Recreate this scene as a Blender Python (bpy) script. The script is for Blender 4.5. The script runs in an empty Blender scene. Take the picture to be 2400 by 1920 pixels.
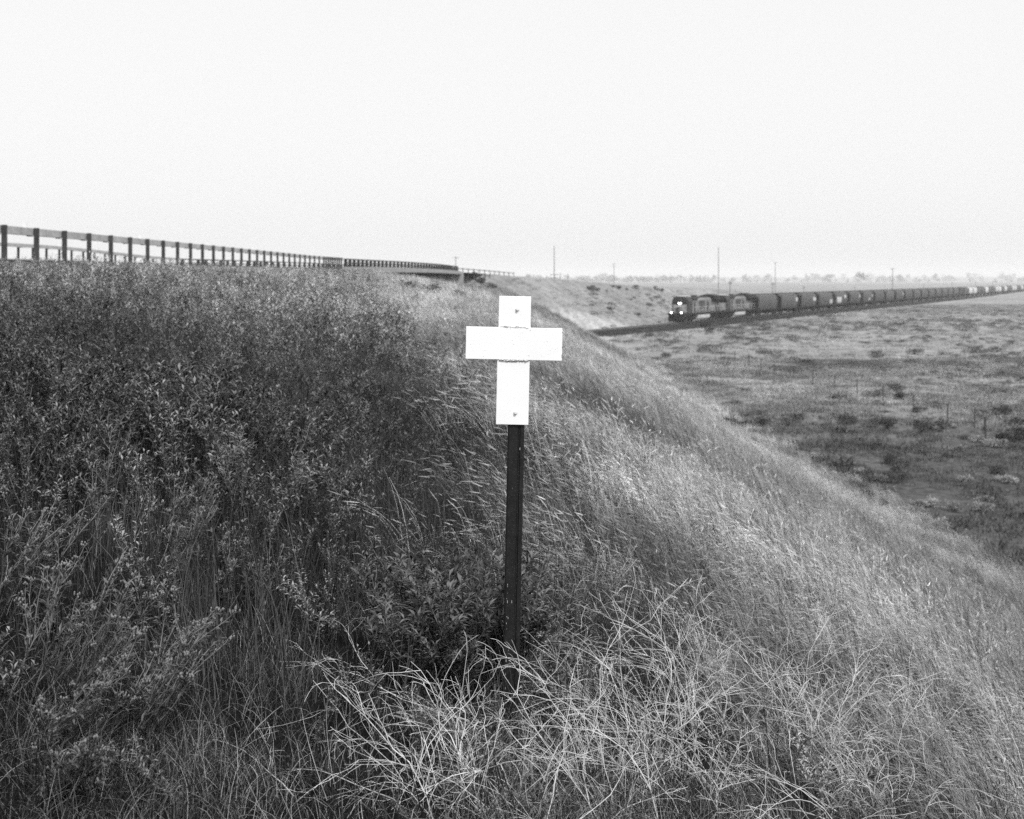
import bpy, math, random
import numpy as np
from mathutils import Vector, Matrix

# ------------------------------------------------------------------ basics
S = bpy.context.scene
COL = S.collection
PI = math.pi
F = 2800.0 / 2400.0           # focal length over picture width
rng = random.Random(7)
nr = np.random.default_rng(7)


def tag(o, label=None, cat=None, group=None, kind=None):
    if label: o['label'] = label
    if cat: o['category'] = cat
    if group: o['group'] = group
    if kind: o['kind'] = kind
    return o


def link(o, parent=None):
    COL.objects.link(o)
    if parent is not None:
        o.parent = parent
    return o


def empty(name, loc=(0, 0, 0), rz=0.0):
    o = bpy.data.objects.new(name, None)
    o.empty_display_size = 0.2
    o.location = loc
    o.rotation_euler = (0, 0, rz)
    COL.objects.link(o)
    return o


def copy_tree(o, parent=None):
    c = o.copy()
    COL.objects.link(c)
    c.parent = parent
    for ch in o.children:
        copy_tree(ch, c)
    return c


class MB:
    """collects faces, builds ONE mesh object"""
    def __init__(self):
        self.v = []; self.f = []; self.m = []

    def add(self, vs, fs, mi=0):
        b = len(self.v)
        self.v.extend(vs)
        self.f.extend([tuple(i + b for i in f) for f in fs])
        self.m.extend([mi] * len(fs))
        return self

    def addm(self, vs, fs, ms):
        self.add(vs, fs); self.m[len(self.m) - len(ms):] = ms
        return self

    def box(self, c, s, rz=0.0, mi=0, taper=1.0):
        cx, cy, cz = c; hx, hy, hz = s[0] / 2, s[1] / 2, s[2] / 2
        ca, sa = math.cos(rz), math.sin(rz)
        vs = []
        for z, k in ((-hz, 1.0), (hz, taper)):
            for x, y in ((-hx, -hy), (hx, -hy), (hx, hy), (-hx, hy)):
                x2, y2 = x * k, y * k
                vs.append((cx + x2 * ca - y2 * sa, cy + x2 * sa + y2 * ca, cz + z))
        return self.add(vs, [(3, 2, 1, 0), (4, 5, 6, 7), (0, 1, 5, 4), (1, 2, 6, 5), (2, 3, 7, 6), (3, 0, 4, 7)], mi)

    def tube(self, pts, rad, n=5, mi=0, cap=True):
        pts = [Vector(p) for p in pts]
        k = len(pts)
        if not hasattr(rad, '__len__'):
            rad = [rad] * k
        t0 = (pts[1] - pts[0]).normalized()
        ref = Vector((0, 0, 1)) if abs(t0.z) < 0.9 else Vector((1, 0, 0))
        a = t0.cross(ref).normalized()
        vs = []; fs = []
        for i, p in enumerate(pts):
            t = (pts[min(i + 1, k - 1)] - pts[max(i - 1, 0)])
            if t.length < 1e-9: t = t0
            t = t.normalized()
            a = (a - t * a.dot(t))
            if a.length < 1e-6: a = t.cross(Vector((0.3, 0.5, 0.8)))
            a.normalize()
            b = t.cross(a)
            for j in range(n):
                an = 2 * PI * j / n
                q = p + a * (math.cos(an) * rad[i]) + b * (math.sin(an) * rad[i])
                vs.append((q.x, q.y, q.z))
        for i in range(k - 1):
            for j in range(n):
                j2 = (j + 1) % n
                fs.append((i * n + j, i * n + j2, (i + 1) * n + j2, (i + 1) * n + j))
        if cap:
            fs.append(tuple(reversed(range(n))))
            fs.append(tuple(range((k - 1) * n, k * n)))
        return self.add(vs, fs, mi)

    def cyl(self, c0, c1, r, n=12, mi=0):
        return self.tube([c0, c1], r, n, mi)

    def prism(self, prof, x0, x1, mi=0):
        """profile in (y,z), extruded along x"""
        n = len(prof)
        vs = [(x0, y, z) for y, z in prof] + [(x1, y, z) for y, z in prof]
        fs = [(i, (i + 1) % n, n + (i + 1) % n, n + i) for i in range(n)]
        fs += [tuple(reversed(range(n))), tuple(range(n, 2 * n))]
        return self.add(vs, fs, mi)

    def leaf(self, p, d, up, L, W, mi=0, fold=0.25):
        p = Vector(p); d = Vector(d).normalized(); up = Vector(up)
        s = d.cross(up)
        if s.length < 1e-4: s = d.cross(Vector((0.31, 0.7, 0.2)))
        s.normalize(); u = s.cross(d)
        mid = p + d * (L * 0.5) + u * (0.02 * L)
        tip = p + d * L - u * (0.10 * L)
        l = mid + s * (W / 2) + u * (W * fold)
        r = mid - s * (W / 2) + u * (W * fold)
        return self.add([p[:], l[:], tip[:], r[:], mid[:]], [(0, 4, 1), (4, 2, 1), (0, 3, 4), (4, 3, 2)], mi)

    def ribbon(self, pts, w0, w1, side, mi=0):
        k = len(pts); vs = []
        for i, p in enumerate(pts):
            t = i / (k - 1)
            w = (w0 * (1 - t) + w1 * t) * 0.5
            vs.append((p[0] - side[0] * w, p[1] - side[1] * w, p[2] - side[2] * w))
            vs.append((p[0] + side[0] * w, p[1] + side[1] * w, p[2] + side[2] * w))
        return self.add(vs, [(2 * i, 2 * i + 1, 2 * i + 3, 2 * i + 2) for i in range(k - 1)], mi)

    def mesh(self, name, mats):
        me = bpy.data.meshes.new(name)
        me.from_pydata(self.v, [], self.f)
        if not isinstance(mats, (list, tuple)): mats = [mats]
        for m in mats: me.materials.append(m)
        if len(mats) > 1:
            me.polygons.foreach_set('material_index', self.m)
        me.update()
        return me

    def build(self, name, mats, parent=None, bevel=0.0, smooth=False):
        me = self.mesh(name, mats)
        if smooth:
            me.polygons.foreach_set('use_smooth', [True] * len(me.polygons))
        o = bpy.data.objects.new(name, me)
        link(o, parent)
        if bevel:
            b = o.modifiers.new('bevel', 'BEVEL'); b.width = bevel; b.segments = 2; b.limit_method = 'ANGLE'
        return o


# ------------------------------------------------------------------ materials
def mat(name, base, var=0.25, scale=4.0, rough=0.8, spec=0.3, translucent=0.0, attr=None, inst=None, rnd=0.0, bump=0.0,
        bump_scale=20.0, fine=0.0, fine_scale=60.0, metal=0.0):
    """neutral grey procedural surface: base value times two octaves of noise, optional attribute and per-instance tones"""
    m = bpy.data.materials.new(name); m.use_nodes = True
    nt = m.node_tree; N = nt.nodes; L = nt.links
    for n in list(N): N.remove(n)
    out = N.new('ShaderNodeOutputMaterial')
    bs = N.new('ShaderNodeBsdfPrincipled')
    bs.inputs['Roughness'].default_value = rough
    bs.inputs['Specular IOR Level'].default_value = spec
    bs.inputs['Metallic'].default_value = metal
    tc = N.new('ShaderNodeTexCoord')
    no = N.new('ShaderNodeTexNoise'); no.inputs['Scale'].default_value = scale; no.inputs['Detail'].default_value = 5
    L.new(tc.outputs['Object'], no.inputs['Vector'])
    mr = N.new('ShaderNodeMapRange'); mr.inputs[1].default_value = 0.3; mr.inputs[2].default_value = 0.7
    mr.inputs[3].default_value = base * (1 - var); mr.inputs[4].default_value = base * (1 + var)
    L.new(no.outputs[0], mr.inputs[0])
    val = mr.outputs[0]

    def mul(a, b):
        q = N.new('ShaderNodeMath'); q.operation = 'MULTIPLY'
        L.new(a, q.inputs[0])
        if isinstance(b, float): q.inputs[1].default_value = b
        else: L.new(b, q.inputs[1])
        return q.outputs[0]
    if fine:
        n2 = N.new('ShaderNodeTexNoise'); n2.inputs['Scale'].default_value = fine_scale; n2.inputs['Detail'].default_value = 6
        L.new(tc.outputs['Object'], n2.inputs['Vector'])
        r2 = N.new('ShaderNodeMapRange'); r2.inputs[1].default_value = 0.3; r2.inputs[2].default_value = 0.7
        r2.inputs[3].default_value = 1 - fine; r2.inputs[4].default_value = 1 + fine
        L.new(n2.outputs[0], r2.inputs[0]); val = mul(val, r2.outputs[0])
    if attr:
        a = N.new('ShaderNodeAttribute'); a.attribute_name = attr; val = mul(val, a.outputs['Fac'])
    if inst:
        a = N.new('ShaderNodeAttribute'); a.attribute_type = 'INSTANCER'; a.attribute_name = inst; val = mul(val, a.outputs['Fac'])
    if rnd:
        oi = N.new('ShaderNodeObjectInfo')
        r3 = N.new('ShaderNodeMapRange'); r3.inputs[3].default_value = 1 - rnd; r3.inputs[4].default_value = 1 + rnd
        L.new(oi.outputs['Random'], r3.inputs[0]); val = mul(val, r3.outputs[0])
    L.new(val, bs.inputs['Base Color'])
    sh = bs.outputs[0]
    if translucent:
        tr = N.new('ShaderNodeBsdfTranslucent'); L.new(val, tr.inputs['Color'])
        mx = N.new('ShaderNodeMixShader'); mx.inputs[0].default_value = translucent
        L.new(sh, mx.inputs[1]); L.new(tr.outputs[0], mx.inputs[2]); sh = mx.outputs[0]
    if bump:
        bn = N.new('ShaderNodeTexNoise'); bn.inputs['Scale'].default_value = bump_scale; bn.inputs['Detail'].default_value = 6
        L.new(tc.outputs['Object'], bn.inputs['Vector'])
        bp = N.new('ShaderNodeBump'); bp.inputs['Strength'].default_value = bump; bp.inputs['Distance'].default_value = 0.05
        L.new(bn.outputs[0], bp.inputs['Height']); L.new(bp.outputs[0], bs.inputs['Normal'])
    L.new(sh, out.inputs[0])
    return m


def emit_mat(name, strength):
    m = bpy.data.materials.new(name); m.use_nodes = True
    nt = m.node_tree
    bs = nt.nodes['Principled BSDF']
    bs.inputs['Base Color'].default_value = (0.8, 0.8, 0.8, 1)
    no = nt.nodes.new('ShaderNodeTexNoise'); no.inputs['Scale'].default_value = 3
    mr = nt.nodes.new('ShaderNodeMapRange'); mr.inputs[3].default_value = strength * 0.9; mr.inputs[4].default_value = strength * 1.1
    nt.links.new(no.outputs[0], mr.inputs[0])
    bs.inputs['Emission Color'].default_value = (1, 1, 1, 1)
    nt.links.new(mr.outputs[0], bs.inputs['Emission Strength'])
    return m


M = {}
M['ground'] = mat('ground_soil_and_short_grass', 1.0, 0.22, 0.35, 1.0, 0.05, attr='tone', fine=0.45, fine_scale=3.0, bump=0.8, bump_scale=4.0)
M['asphalt'] = mat('asphalt', 0.07, 0.2, 1.5, 0.9, 0.2)
M['ballast'] = mat('ballast_stone', 0.024, 0.3, 1.2, 1.0, 0.1, fine=0.5, fine_scale=8.0, bump=0.6)
M['steel_rail'] = mat('rail_steel', 0.10, 0.2, 2.0, 0.45, 0.5)
M['tie'] = mat('tie_wood', 0.025, 0.3, 3.0)
M['galv'] = mat('weathered_galvanised_steel', 0.40, 0.15, 2.0, 0.6, 0.3, fine=0.2, fine_scale=12)
M['postdark'] = mat('dark_weathered_post', 0.055, 0.3, 5.0, 0.85, 0.2)
M['concrete'] = mat('bridge_concrete', 0.32, 0.15, 0.8, 0.9, 0.2, fine=0.15)
M['girder'] = mat('girder_steel', 0.05, 0.2, 1.0, 0.8, 0.2)
M['bridgepost'] = mat('bridge_rail_paint', 0.05, 0.2, 2.0)
M['reflector'] = mat('white_reflector', 0.7, 0.05, 5.0, 0.4)
M['white'] = mat('white_sign_paint', 0.9, 0.02, 12.0, 0.45, 0.4)
M['weld'] = mat('painted_weld_bead', 0.8, 0.15, 120.0, 0.6, 0.3, fine=0.25, fine_scale=300.0, bump=0.6, bump_scale=200)
M['bolt'] = mat('painted_bolt', 0.75, 0.1, 60.0, 0.5)
M['rust'] = mat('rust_crack', 0.06, 0.3, 150.0)
M['signpost'] = mat('black_painted_steel', 0.012, 0.35, 25.0, 0.5, 0.35, fine=0.4, fine_scale=160.0)
M['chip'] = mat('bare_paint_chip', 0.45, 0.2, 200.0)
# plants
M['weed_leaf'] = mat('weed_leaf', 0.29, 0.3, 9.0, 0.55, 0.35, 0.10, inst='tone', rnd=0.55)
M['weed_stem'] = mat('weed_stem', 0.17, 0.3, 9.0, 0.7, 0.2, inst='tone', rnd=0.25)
M['pale_stem'] = mat('pale_stem', 0.34, 0.25, 9.0, 0.7, 0.2, inst='tone', rnd=0.25)
M['dry_grass'] = mat('dry_grass_blade', 0.43, 0.25, 6.0, 0.7, 0.15, 0.12, inst='tone', rnd=0.55)
M['seed_head'] = mat('dry_seed_head', 0.5, 0.2, 9.0, 0.8, 0.1, 0.12, inst='tone', rnd=0.45)
M['green_grass'] = mat('green_grass_blade', 0.085, 0.3, 8.0, 0.6, 0.25, 0.08, inst='tone', rnd=0.6)
M['thin_grass'] = mat('thin_grass_blade', 0.22, 0.4, 8.0, 0.65, 0.2, 0.25, inst='tone', rnd=0.5)
M['dark_blade'] = mat('dull_green_blade', 0.032, 0.3, 8.0, 0.65, 0.2, 0.05, inst='tone', rnd=0.3)
M['pale_blade'] = mat('bleached_blade', 0.32, 0.3, 8.0, 0.7, 0.15, 0.10, inst='tone', rnd=0.5)
M['weed_dark'] = mat('weed_leaf_dull', 0.034, 0.3, 9.0, 0.6, 0.3, 0.05, inst='tone', rnd=0.5)
M['leaf_dark'] = mat('broad_leaf_dull', 0.03, 0.35, 14.0, 0.5, 0.4, 0.15)
M['far_grass'] = mat('far_grass_blade', 0.44, 0.25, 3.0, 0.9, 0.05, 0.12, inst='tone', rnd=0.5)
M['leaf'] = mat('broad_leaf', 0.135, 0.35, 14.0, 0.5, 0.4, 0.2)
M['stem'] = mat('green_stem', 0.19, 0.3, 14.0, 0.7, 0.2)
M['flower'] = mat('pale_flower_bud', 0.2, 0.3, 60.0, 0.8, 0.1)
M['twig'] = mat('dead_twig', 0.54, 0.45, 10.0, 0.75, 0.15, fine=0.15, fine_scale=60)
M['shrub'] = mat('shrub_foliage', 0.06, 0.35, 2.0, 0.9, 0.1, 0.15, rnd=0.3)
M['sage'] = mat('sage_foliage', 0.15, 0.3, 2.0, 0.9, 0.1, 0.15, rnd=0.35)
M['palesage'] = mat('pale_sage_foliage', 0.28, 0.25, 2.0, 0.9, 0.1, 0.2, rnd=0.25)
M['tree_leaf'] = mat('tree_foliage', 0.20, 0.35, 0.2, 0.9, 0.1, 0.15, rnd=0.3)  # paled so that part of the distance haze is in the foliage colour
M['bark'] = mat('tree_bark', 0.08, 0.3, 1.0)
M['pole'] = mat('pole_wood', 0.2, 0.2, 1.0)
M['wire'] = mat('fence_wire', 0.16, 0.1, 1.0)
# train
M['loco_body'] = mat('locomotive_side_paint', 0.17, 0.35, 0.7, 0.5, 0.4, fine=0.4, fine_scale=2.0)
M['loco_dark'] = mat('locomotive_dark_paint', 0.010, 0.3, 0.8, 0.6, 0.3)
M['loco_mid'] = mat('locomotive_mid_paint', 0.04, 0.35, 0.8, 0.6, 0.3, fine=0.3, fine_scale=3.0)
M['loco_white'] = mat('locomotive_white_paint', 0.6, 0.1, 0.8, 0.5)
M['tank'] = mat('fuel_tank_paint', 0.5, 0.15, 0.7, 0.5, 0.4)
M['glass'] = mat('dark_cab_glass', 0.015, 0.1, 1.0, 0.1, 0.6)
M['wheel'] = mat('wheel_steel', 0.02, 0.3, 2.0, 0.6)
M['hopper_dark'] = mat('hopper_grey_paint', 0.058, 0.22, 0.5, 0.55, 0.4, rnd=0.18, fine=0.2, fine_scale=2.5)
M['hopper_light'] = mat('hopper_pale_paint', 0.55, 0.15, 0.5, 0.55, 0.3, rnd=0.1)
M['hopper_black'] = mat('hopper_black_paint', 0.015, 0.2, 0.5, 0.6)
M['under'] = mat('dark_underframe', 0.010, 0.3, 1.0, 0.8)
M['roofpaint'] = mat('hopper_roof_paint', 0.22, 0.2, 0.7, 0.7)
M['patch'] = mat('spray_paint_patch', 0.5, 0.3, 1.5, 0.6)
M['lamp'] = emit_mat('lit_headlamp', 4.0)


# ------------------------------------------------------------------ terrain
def vnoise(x, y, scale, seed=0):
    x = np.asarray(x, float) / scale; y = np.asarray(y, float) / scale
    xi = np.floor(x).astype(np.int64); yi = np.floor(y).astype(np.int64)
    fx = x - xi; fy = y - yi
    fx = fx * fx * (3 - 2 * fx); fy = fy * fy * (3 - 2 * fy)

    def h(a, b):
        n = (a * 374761393 + b * 668265263 + seed * 974711) & 0xffffffff
        n = ((n ^ (n >> 13)) * 1274126177) & 0xffffffff
        n = n ^ (n >> 16)
        return (n & 0xffff) / 65535.0
    return (h(xi, yi) * (1 - fx) + h(xi + 1, yi) * fx) * (1 - fy) + (h(xi, yi + 1) * (1 - fx) + h(xi + 1, yi + 1) * fx) * fy


def fbm(x, y, scale, seed=0, o=3):
    s = 0; a = 1.0; t = 0
    for i in range(o):
        s = s + a * (vnoise(x, y, scale / (2 ** i), seed + i) - 0.5); t += a; a *= 0.5
    return s / t          # about -0.5 .. 0.5


def sstep(e0, e1, x):
    t = np.clip((np.asarray(x, float) - e0) / (e1 - e0), 0, 1)
    return t * t * (3 - 2 * t)


# road edge (guardrail line): Y -> X, edge height
RK = np.array([(-400, 5, -2.0), (-120, -5.5, -0.6), (-20, -9.3, 0.02), (2, -10.1, 0.22), (25.6, -10.9, 0.42), (45, -11.6, 0.6), (60, -12.1, 0.72), (79, -12.45, 0.86),
               (88, -12.35, 0.95), (105, -11.6, 1.12), (123.5, -10.1, 1.25), (142, -8.8 + 0.2, 1.32), (160, -7.3, 1.3), (180, -4.0, 1.18), (200, -0.2, 0.98),
               (235, 8.4, 0.55), (270, 19.5, -0.2), (310, 33, -1.1), (380, 62, -2.5), (500, 118, -4.4), (700, 225, -5.6),
               (1000, 420, -5.2), (1300, 700, -4.6), (1900, 1500, -4.0)], float)


def hermite(xk, yk, x):
    x = np.asarray(x, float)
    m = np.gradient(yk, xk)
    i = np.clip(np.searchsorted(xk, x) - 1, 0, len(xk) - 2)
    h = xk[i + 1] - xk[i]; t = np.clip((x - xk[i]) / h, 0, 1)
    t2 = t * t; t3 = t2 * t
    return (2 * t3 - 3 * t2 + 1) * yk[i] + (t3 - 2 * t2 + t) * h * m[i] + (-2 * t3 + 3 * t2) * yk[i + 1] + (t3 - t2) * h * m[i + 1]


def Xe(y): return hermite(RK[:, 0], RK[:, 1], y)
def Ze(y): return hermite(RK[:, 0], RK[:, 2], y)


TP = np.array((11.3, 176.0)); TD = np.array((0.46, 0.888)); TD = TD / np.linalg.norm(TD); TN = np.array((-TD[1], TD[0]))
RAILZ = -7.2


def track_sq(X, Y):
    rx = np.asarray(X, float) - TP[0]; ry = np.asarray(Y, float) - TP[1]
    return rx * TD[0] + ry * TD[1], rx * TN[0] + ry * TN[1]


def ground(X, Y):
    X = np.asarray(X, float); Y = np.asarray(Y, float)
    d = np.hypot(X, Y)
    # plain
    zp = -8.15 + 0.45 * fbm(X, Y, 60, 3) + 0.35 * sstep(60, 0, np.abs(X - 12) + 0 * Y) * (Y < 120)
    zp = zp + 0.0031 * np.clip(Y - 520, 0, 1900) + 2.0 * fbm(X, Y, 420, 9) * sstep(500, 1200, d)
    # drainage hollow across the plain
    dl = np.abs((Y - (64 + 7 * np.sin(X * 0.13))) + 0.25 * (X - 14))
    zp = zp - 0.55 * np.exp(-(dl / 1.6) ** 2) * (X > 10) * (X < 90)
    # low hills at the horizon
    zp = zp + sstep(4300, 6000, d) * (34 + 40 * fbm(X, Y, 1500, 5) + 6 * fbm(X, Y, 260, 6)) * (0.75 + 0.25 * sstep(-600, 500, -X + 200))
    # road embankment
    yc = np.clip(Y, -395, 1890)
    xe = Xe(yc); ze = Ze(yc)
    slope = (Xe(yc + 1) - Xe(yc - 1)) / 2
    t = (X - xe) / np.sqrt(1 + slope * slope)
    wbr = 10.6 - 9.0 * sstep(100, 150, Y)          # where the shoulder breaks into the steep face
    g1 = 0.145
    soft = 1.2
    k = t - wbr
    ramp = 0.5 * (k + np.sqrt(k * k + soft * soft)) - 0.5 * (np.sqrt(wbr * wbr + soft * soft) - wbr)
    right = ze - g1 * np.clip(t, 0, None) - 0.40 * np.clip(ramp, 0, None)
    sup = 0.03 * (1 - sstep(62, 88, Y))
    right = right - 0.55 * sstep(80, 98, Y) * sstep(.5, 4, t) * sstep(12, 8, t)
    left = np.where(t > -12.0, ze + sup * (-t), ze + 12 * sup - 0.35 * (-t - 12.0))
    prof = np.where(t > 0, right, left)
    cone = np.maximum(zp + (123 - Y) * 0.5, zp + (Y - 143) * 0.55)
    s, q = track_sq(X, Y)
    corr = -8.05 + np.clip(np.abs(q) - 5.0, 0, None) * 0.75
    emb = np.minimum(prof, cone)
    emb = np.where((Y > 100) & (Y < 330), np.minimum(emb, np.maximum(corr, zp)), emb)
    # smooth maximum of plain and embankment
    b = emb - zp
    z = zp + 0.5 * (b + np.sqrt(b * b + 0.35)) - 0.05
    z = np.where((t > -12.2) & (t < 0.3) & (b > 0.5), emb + 0.0, z)
    z = np.where(np.abs(q) < 3.4, np.minimum(z, -8.25), z)
    # bumps
    amp = sstep(1.0, 4.0, t) * np.clip(0.02 * d, 0.05, 0.35)
    z = z + amp * (fbm(X, Y, 2.6, 11) * 0.8 + fbm(X, Y, 9, 12)) * np.where(np.abs(q) < 6, 0, 1)
    return z


def gz(x, y): return float(ground(np.array([x]), np.array([y]))[0])


def hit(px, py):
    """ground point that the photograph shows at this place (2400 x 1920 scale)"""
    ux = (px - 1200) / 2800.0; v = (660 - py) / 2800.0
    y = 2.0
    ys = 2.0 * (1.006 ** np.arange(0, 1200))
    g = ground(ux * ys, ys)
    below = np.nonzero(v * ys <= g)[0]
    i = below[0] if len(below) else len(ys) - 1
    y = float(ys[i])
    return Vector((ux * y, y, float(g[i])))


def weedline(Y, X=None):
    Y = np.asarray(Y, float)
    return 0.12 - (0.012 + 0.098 * sstep(8, 45, Y)) * Y + 0.6 * fbm(Y, Y * 0.3, 6, 21)


def tone_at(X, Y):
    X = np.asarray(X, float); Y = np.asarray(Y, float)
    s, q = track_sq(X, Y)
    yc = np.clip(Y, -395, 1890)
    t = X - Xe(yc)
    base = 0.335 + 0.13 * fbm(X, Y, 30, 31) + 0.10 * fbm(X, Y * 0.35, 7, 32)
    # greener, damper ground at the foot of the slope and in the hollow
    damp = sstep(86, 46, Y + 0.1 * X + 26 * fbm(X, Y, 24, 33)) * sstep(8, 12, X)
    base = base * (1 - 0.68 * damp)
    dl = np.abs((Y - (64 + 7 * np.sin(X * 0.13))) + 0.25 * (X - 14))
    base = base * (1 - 0.6 * np.exp(-(dl / 1.5) ** 2) * (X > 11))
    # pale strip beside the track and the drier far bank
    base = np.where((q > 3.5) & (q < 9) & (Y > 150) & (Y < 900), 0.5, base)
    base = np.where((q < -3.5) & (q > -7.5) & (Y > 150) & (Y < 900), base * 1.25, base)
    base = np.where((Y > 140) & (q > 8) & (Y < 500), base * 1.0, base)
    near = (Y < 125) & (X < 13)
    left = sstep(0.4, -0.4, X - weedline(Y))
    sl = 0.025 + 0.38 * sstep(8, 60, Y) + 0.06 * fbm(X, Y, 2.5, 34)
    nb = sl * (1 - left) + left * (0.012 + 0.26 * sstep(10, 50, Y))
    nb = np.where(np.hypot(X, Y) < 7, np.minimum(nb, 0.010 + 0.12 * sstep(3.0, 7, np.hypot(X, Y))), nb)  # soil darkened near the viewer, shade between the plants put into its colour
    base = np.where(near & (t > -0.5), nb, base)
    return np.clip(base * 0.68, 0.006, 0.5)


def build_ground():
    th = np.concatenate([np.linspace(-180, -42, 47)[:-1], np.linspace(-42, 42, 620), np.linspace(42, 180, 47)[1:]]) * PI / 180
    r = 0.6 * (1.0155 ** np.arange(0, 640)); r = r[r < 9000]
    th = th[:-1]
    T, R = np.meshgrid(th, r)
    X = R * np.sin(T); Y = R * np.cos(T)
    Z = ground(X, Y)
    n, k = X.shape
    co = np.stack([X.ravel(), Y.ravel(), Z.ravel()], 1)
    co = np.concatenate([co, [[0, 0, gz(0, 0)]]])
    i = np.arange(n - 1)[:, None] * k; j = np.arange(k)[None, :]; j2 = (j + 1) % k
    q = np.stack([(i + j), (i + k + j), (i + k + j2), (i + j2)], -1).reshape(-1, 4)
    c = len(co) - 1
    tri = [(c, a, (a + 1) % k) for a in range(k)]
    me = bpy.data.meshes.new('ground')
    me.from_pydata(co.tolist(), [], q[:, ::-1].tolist() + [tuple(reversed(x)) for x in tri])
    me.materials.append(M['ground'])
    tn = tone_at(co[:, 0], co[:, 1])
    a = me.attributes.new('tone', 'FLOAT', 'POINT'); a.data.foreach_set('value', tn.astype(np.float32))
    me.polygons.foreach_set('use_smooth', [True] * len(me.polygons))
    me.update()
    o = bpy.data.objects.new('ground', me); link(o)
    if me.polygons[1000].normal.z < 0: me.flip_normals()
    tag(o, 'grassy embankment slopes and open prairie running to the horizon', 'ground', kind='structure')


build_ground()


# ------------------------------------------------------------------ scatter of uncountable ground cover
def scatter(name, label, cat, pts, rot, scl, tone, idx, protos):
    me = bpy.data.meshes.new(name)
    n = len(pts)
    me.vertices.add(n); me.vertices.foreach_set('co', np.asarray(pts, np.float32).ravel())
    for nm, ty, data in (('rot', 'FLOAT_VECTOR', rot), ('scl', 'FLOAT', scl), ('tone', 'FLOAT', tone), ('idx', 'INT', idx)):
        a = me.attributes.new(nm, ty, 'POINT')
        if ty == 'FLOAT_VECTOR': a.data.foreach_set('vector', np.asarray(data, np.float32).ravel())
        elif ty == 'INT': a.data.foreach_set('value', np.asarray(data, np.int32))
        else: a.data.foreach_set('value', np.asarray(data, np.float32))
    o = bpy.data.objects.new(name, me); link(o)
    tag(o, label, cat, kind='stuff')
    col = bpy.data.collections.new(name + '_source')
    for i, pm in enumerate(protos):
        po = bpy.data.objects.new('%s_source_%02d' % (name, i), pm); col.objects.link(po)
    ng = bpy.data.node_groups.new(name + '_nodes', 'GeometryNodeTree')
    ng.interface.new_socket('Geometry', in_out='INPUT', socket_type='NodeSocketGeometry')
    ng.interface.new_socket('Geometry', in_out='OUTPUT', socket_type='NodeSocketGeometry')
    N = ng.nodes; L = ng.links
    gi = N.new('NodeGroupInput'); go = N.new('NodeGroupOutput')
    ip = N.new('GeometryNodeInstanceOnPoints')
    ci = N.new('GeometryNodeCollectionInfo'); ci.inputs['Collection'].default_value = col
    ci.inputs['Separate Children'].default_value = True; ci.inputs['Reset Children'].default_value = True

    def attr(nm, ty):
        a = N.new('GeometryNodeInputNamedAttribute'); a.data_type = ty; a.inputs['Name'].default_value = nm
        return [s for s in a.outputs if s.enabled and s.name == 'Attribute'][0]
    e2r = N.new('FunctionNodeEulerToRotation')
    L.new(attr('rot', 'FLOAT_VECTOR'), e2r.inputs[0])
    L.new(gi.outputs[0], ip.inputs['Points']); L.new(ci.outputs[0], ip.inputs['Instance'])
    ip.inputs['Pick Instance'].default_value = True
    L.new(attr('idx', 'INT'), ip.inputs['Instance Index'])
    L.new(e2r.outputs[0], ip.inputs['Rotation'])
    L.new(attr('scl', 'FLOAT'), ip.inputs['Scale'])
    L.new(ip.outputs[0], go.inputs[0])
    md = o.modifiers.new('scatter', 'NODES'); md.node_group = ng
    return o


def sample(n, xr, yr, keep, power=1.0, umax=0.62, seed=1):
    """n candidate points, denser near the viewer, kept where keep(X,Y) (a probability) says"""
    r = np.random.default_rng(seed)
    u = r.random(n)
    y0, y1 = yr
    if power == 0: Y = y0 + (y1 - y0) * u
    else:
        p = 2 - power
        Y = (y0 ** p + (y1 ** p - y0 ** p) * u) ** (1 / p) if abs(p) > 1e-6 else y0 * (y1 / y0) ** u
    lo = np.maximum(xr[0], -umax * Y - 0.8); hi = np.minimum(xr[1], umax * Y + 0.8)
    X = lo + (hi - lo) * r.random(n)
    # weight by the width of the strip so the density follows Y only
    wmax = (hi - lo).max()
    ok = (hi > lo) & (r.random(n) < (hi - lo) / wmax)
    X, Y = X[ok], Y[ok]
    pr = keep(X, Y)
    m = r.random(len(X)) < pr
    return X[m], Y[m], r


# ---- prototypes
def blade_pts(r, root, L, lean, az, droop, seg=4):
    """curved blade: starts near vertical, bends towards az"""
    p = list(root); out = [tuple(p)]
    ang = lean * 0.35
    for i in range(seg):
        t = (i + 1) / seg
        ang = lean * (0.35 + 0.65 * t) + droop * t * t * t
        st = L / seg
        p = [p[0] + math.sin(ang) * math.cos(az) * st, p[1] + math.sin(ang) * math.sin(az) * st, p[2] + math.cos(ang) * st]
        out.append(tuple(p))
    return out


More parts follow.
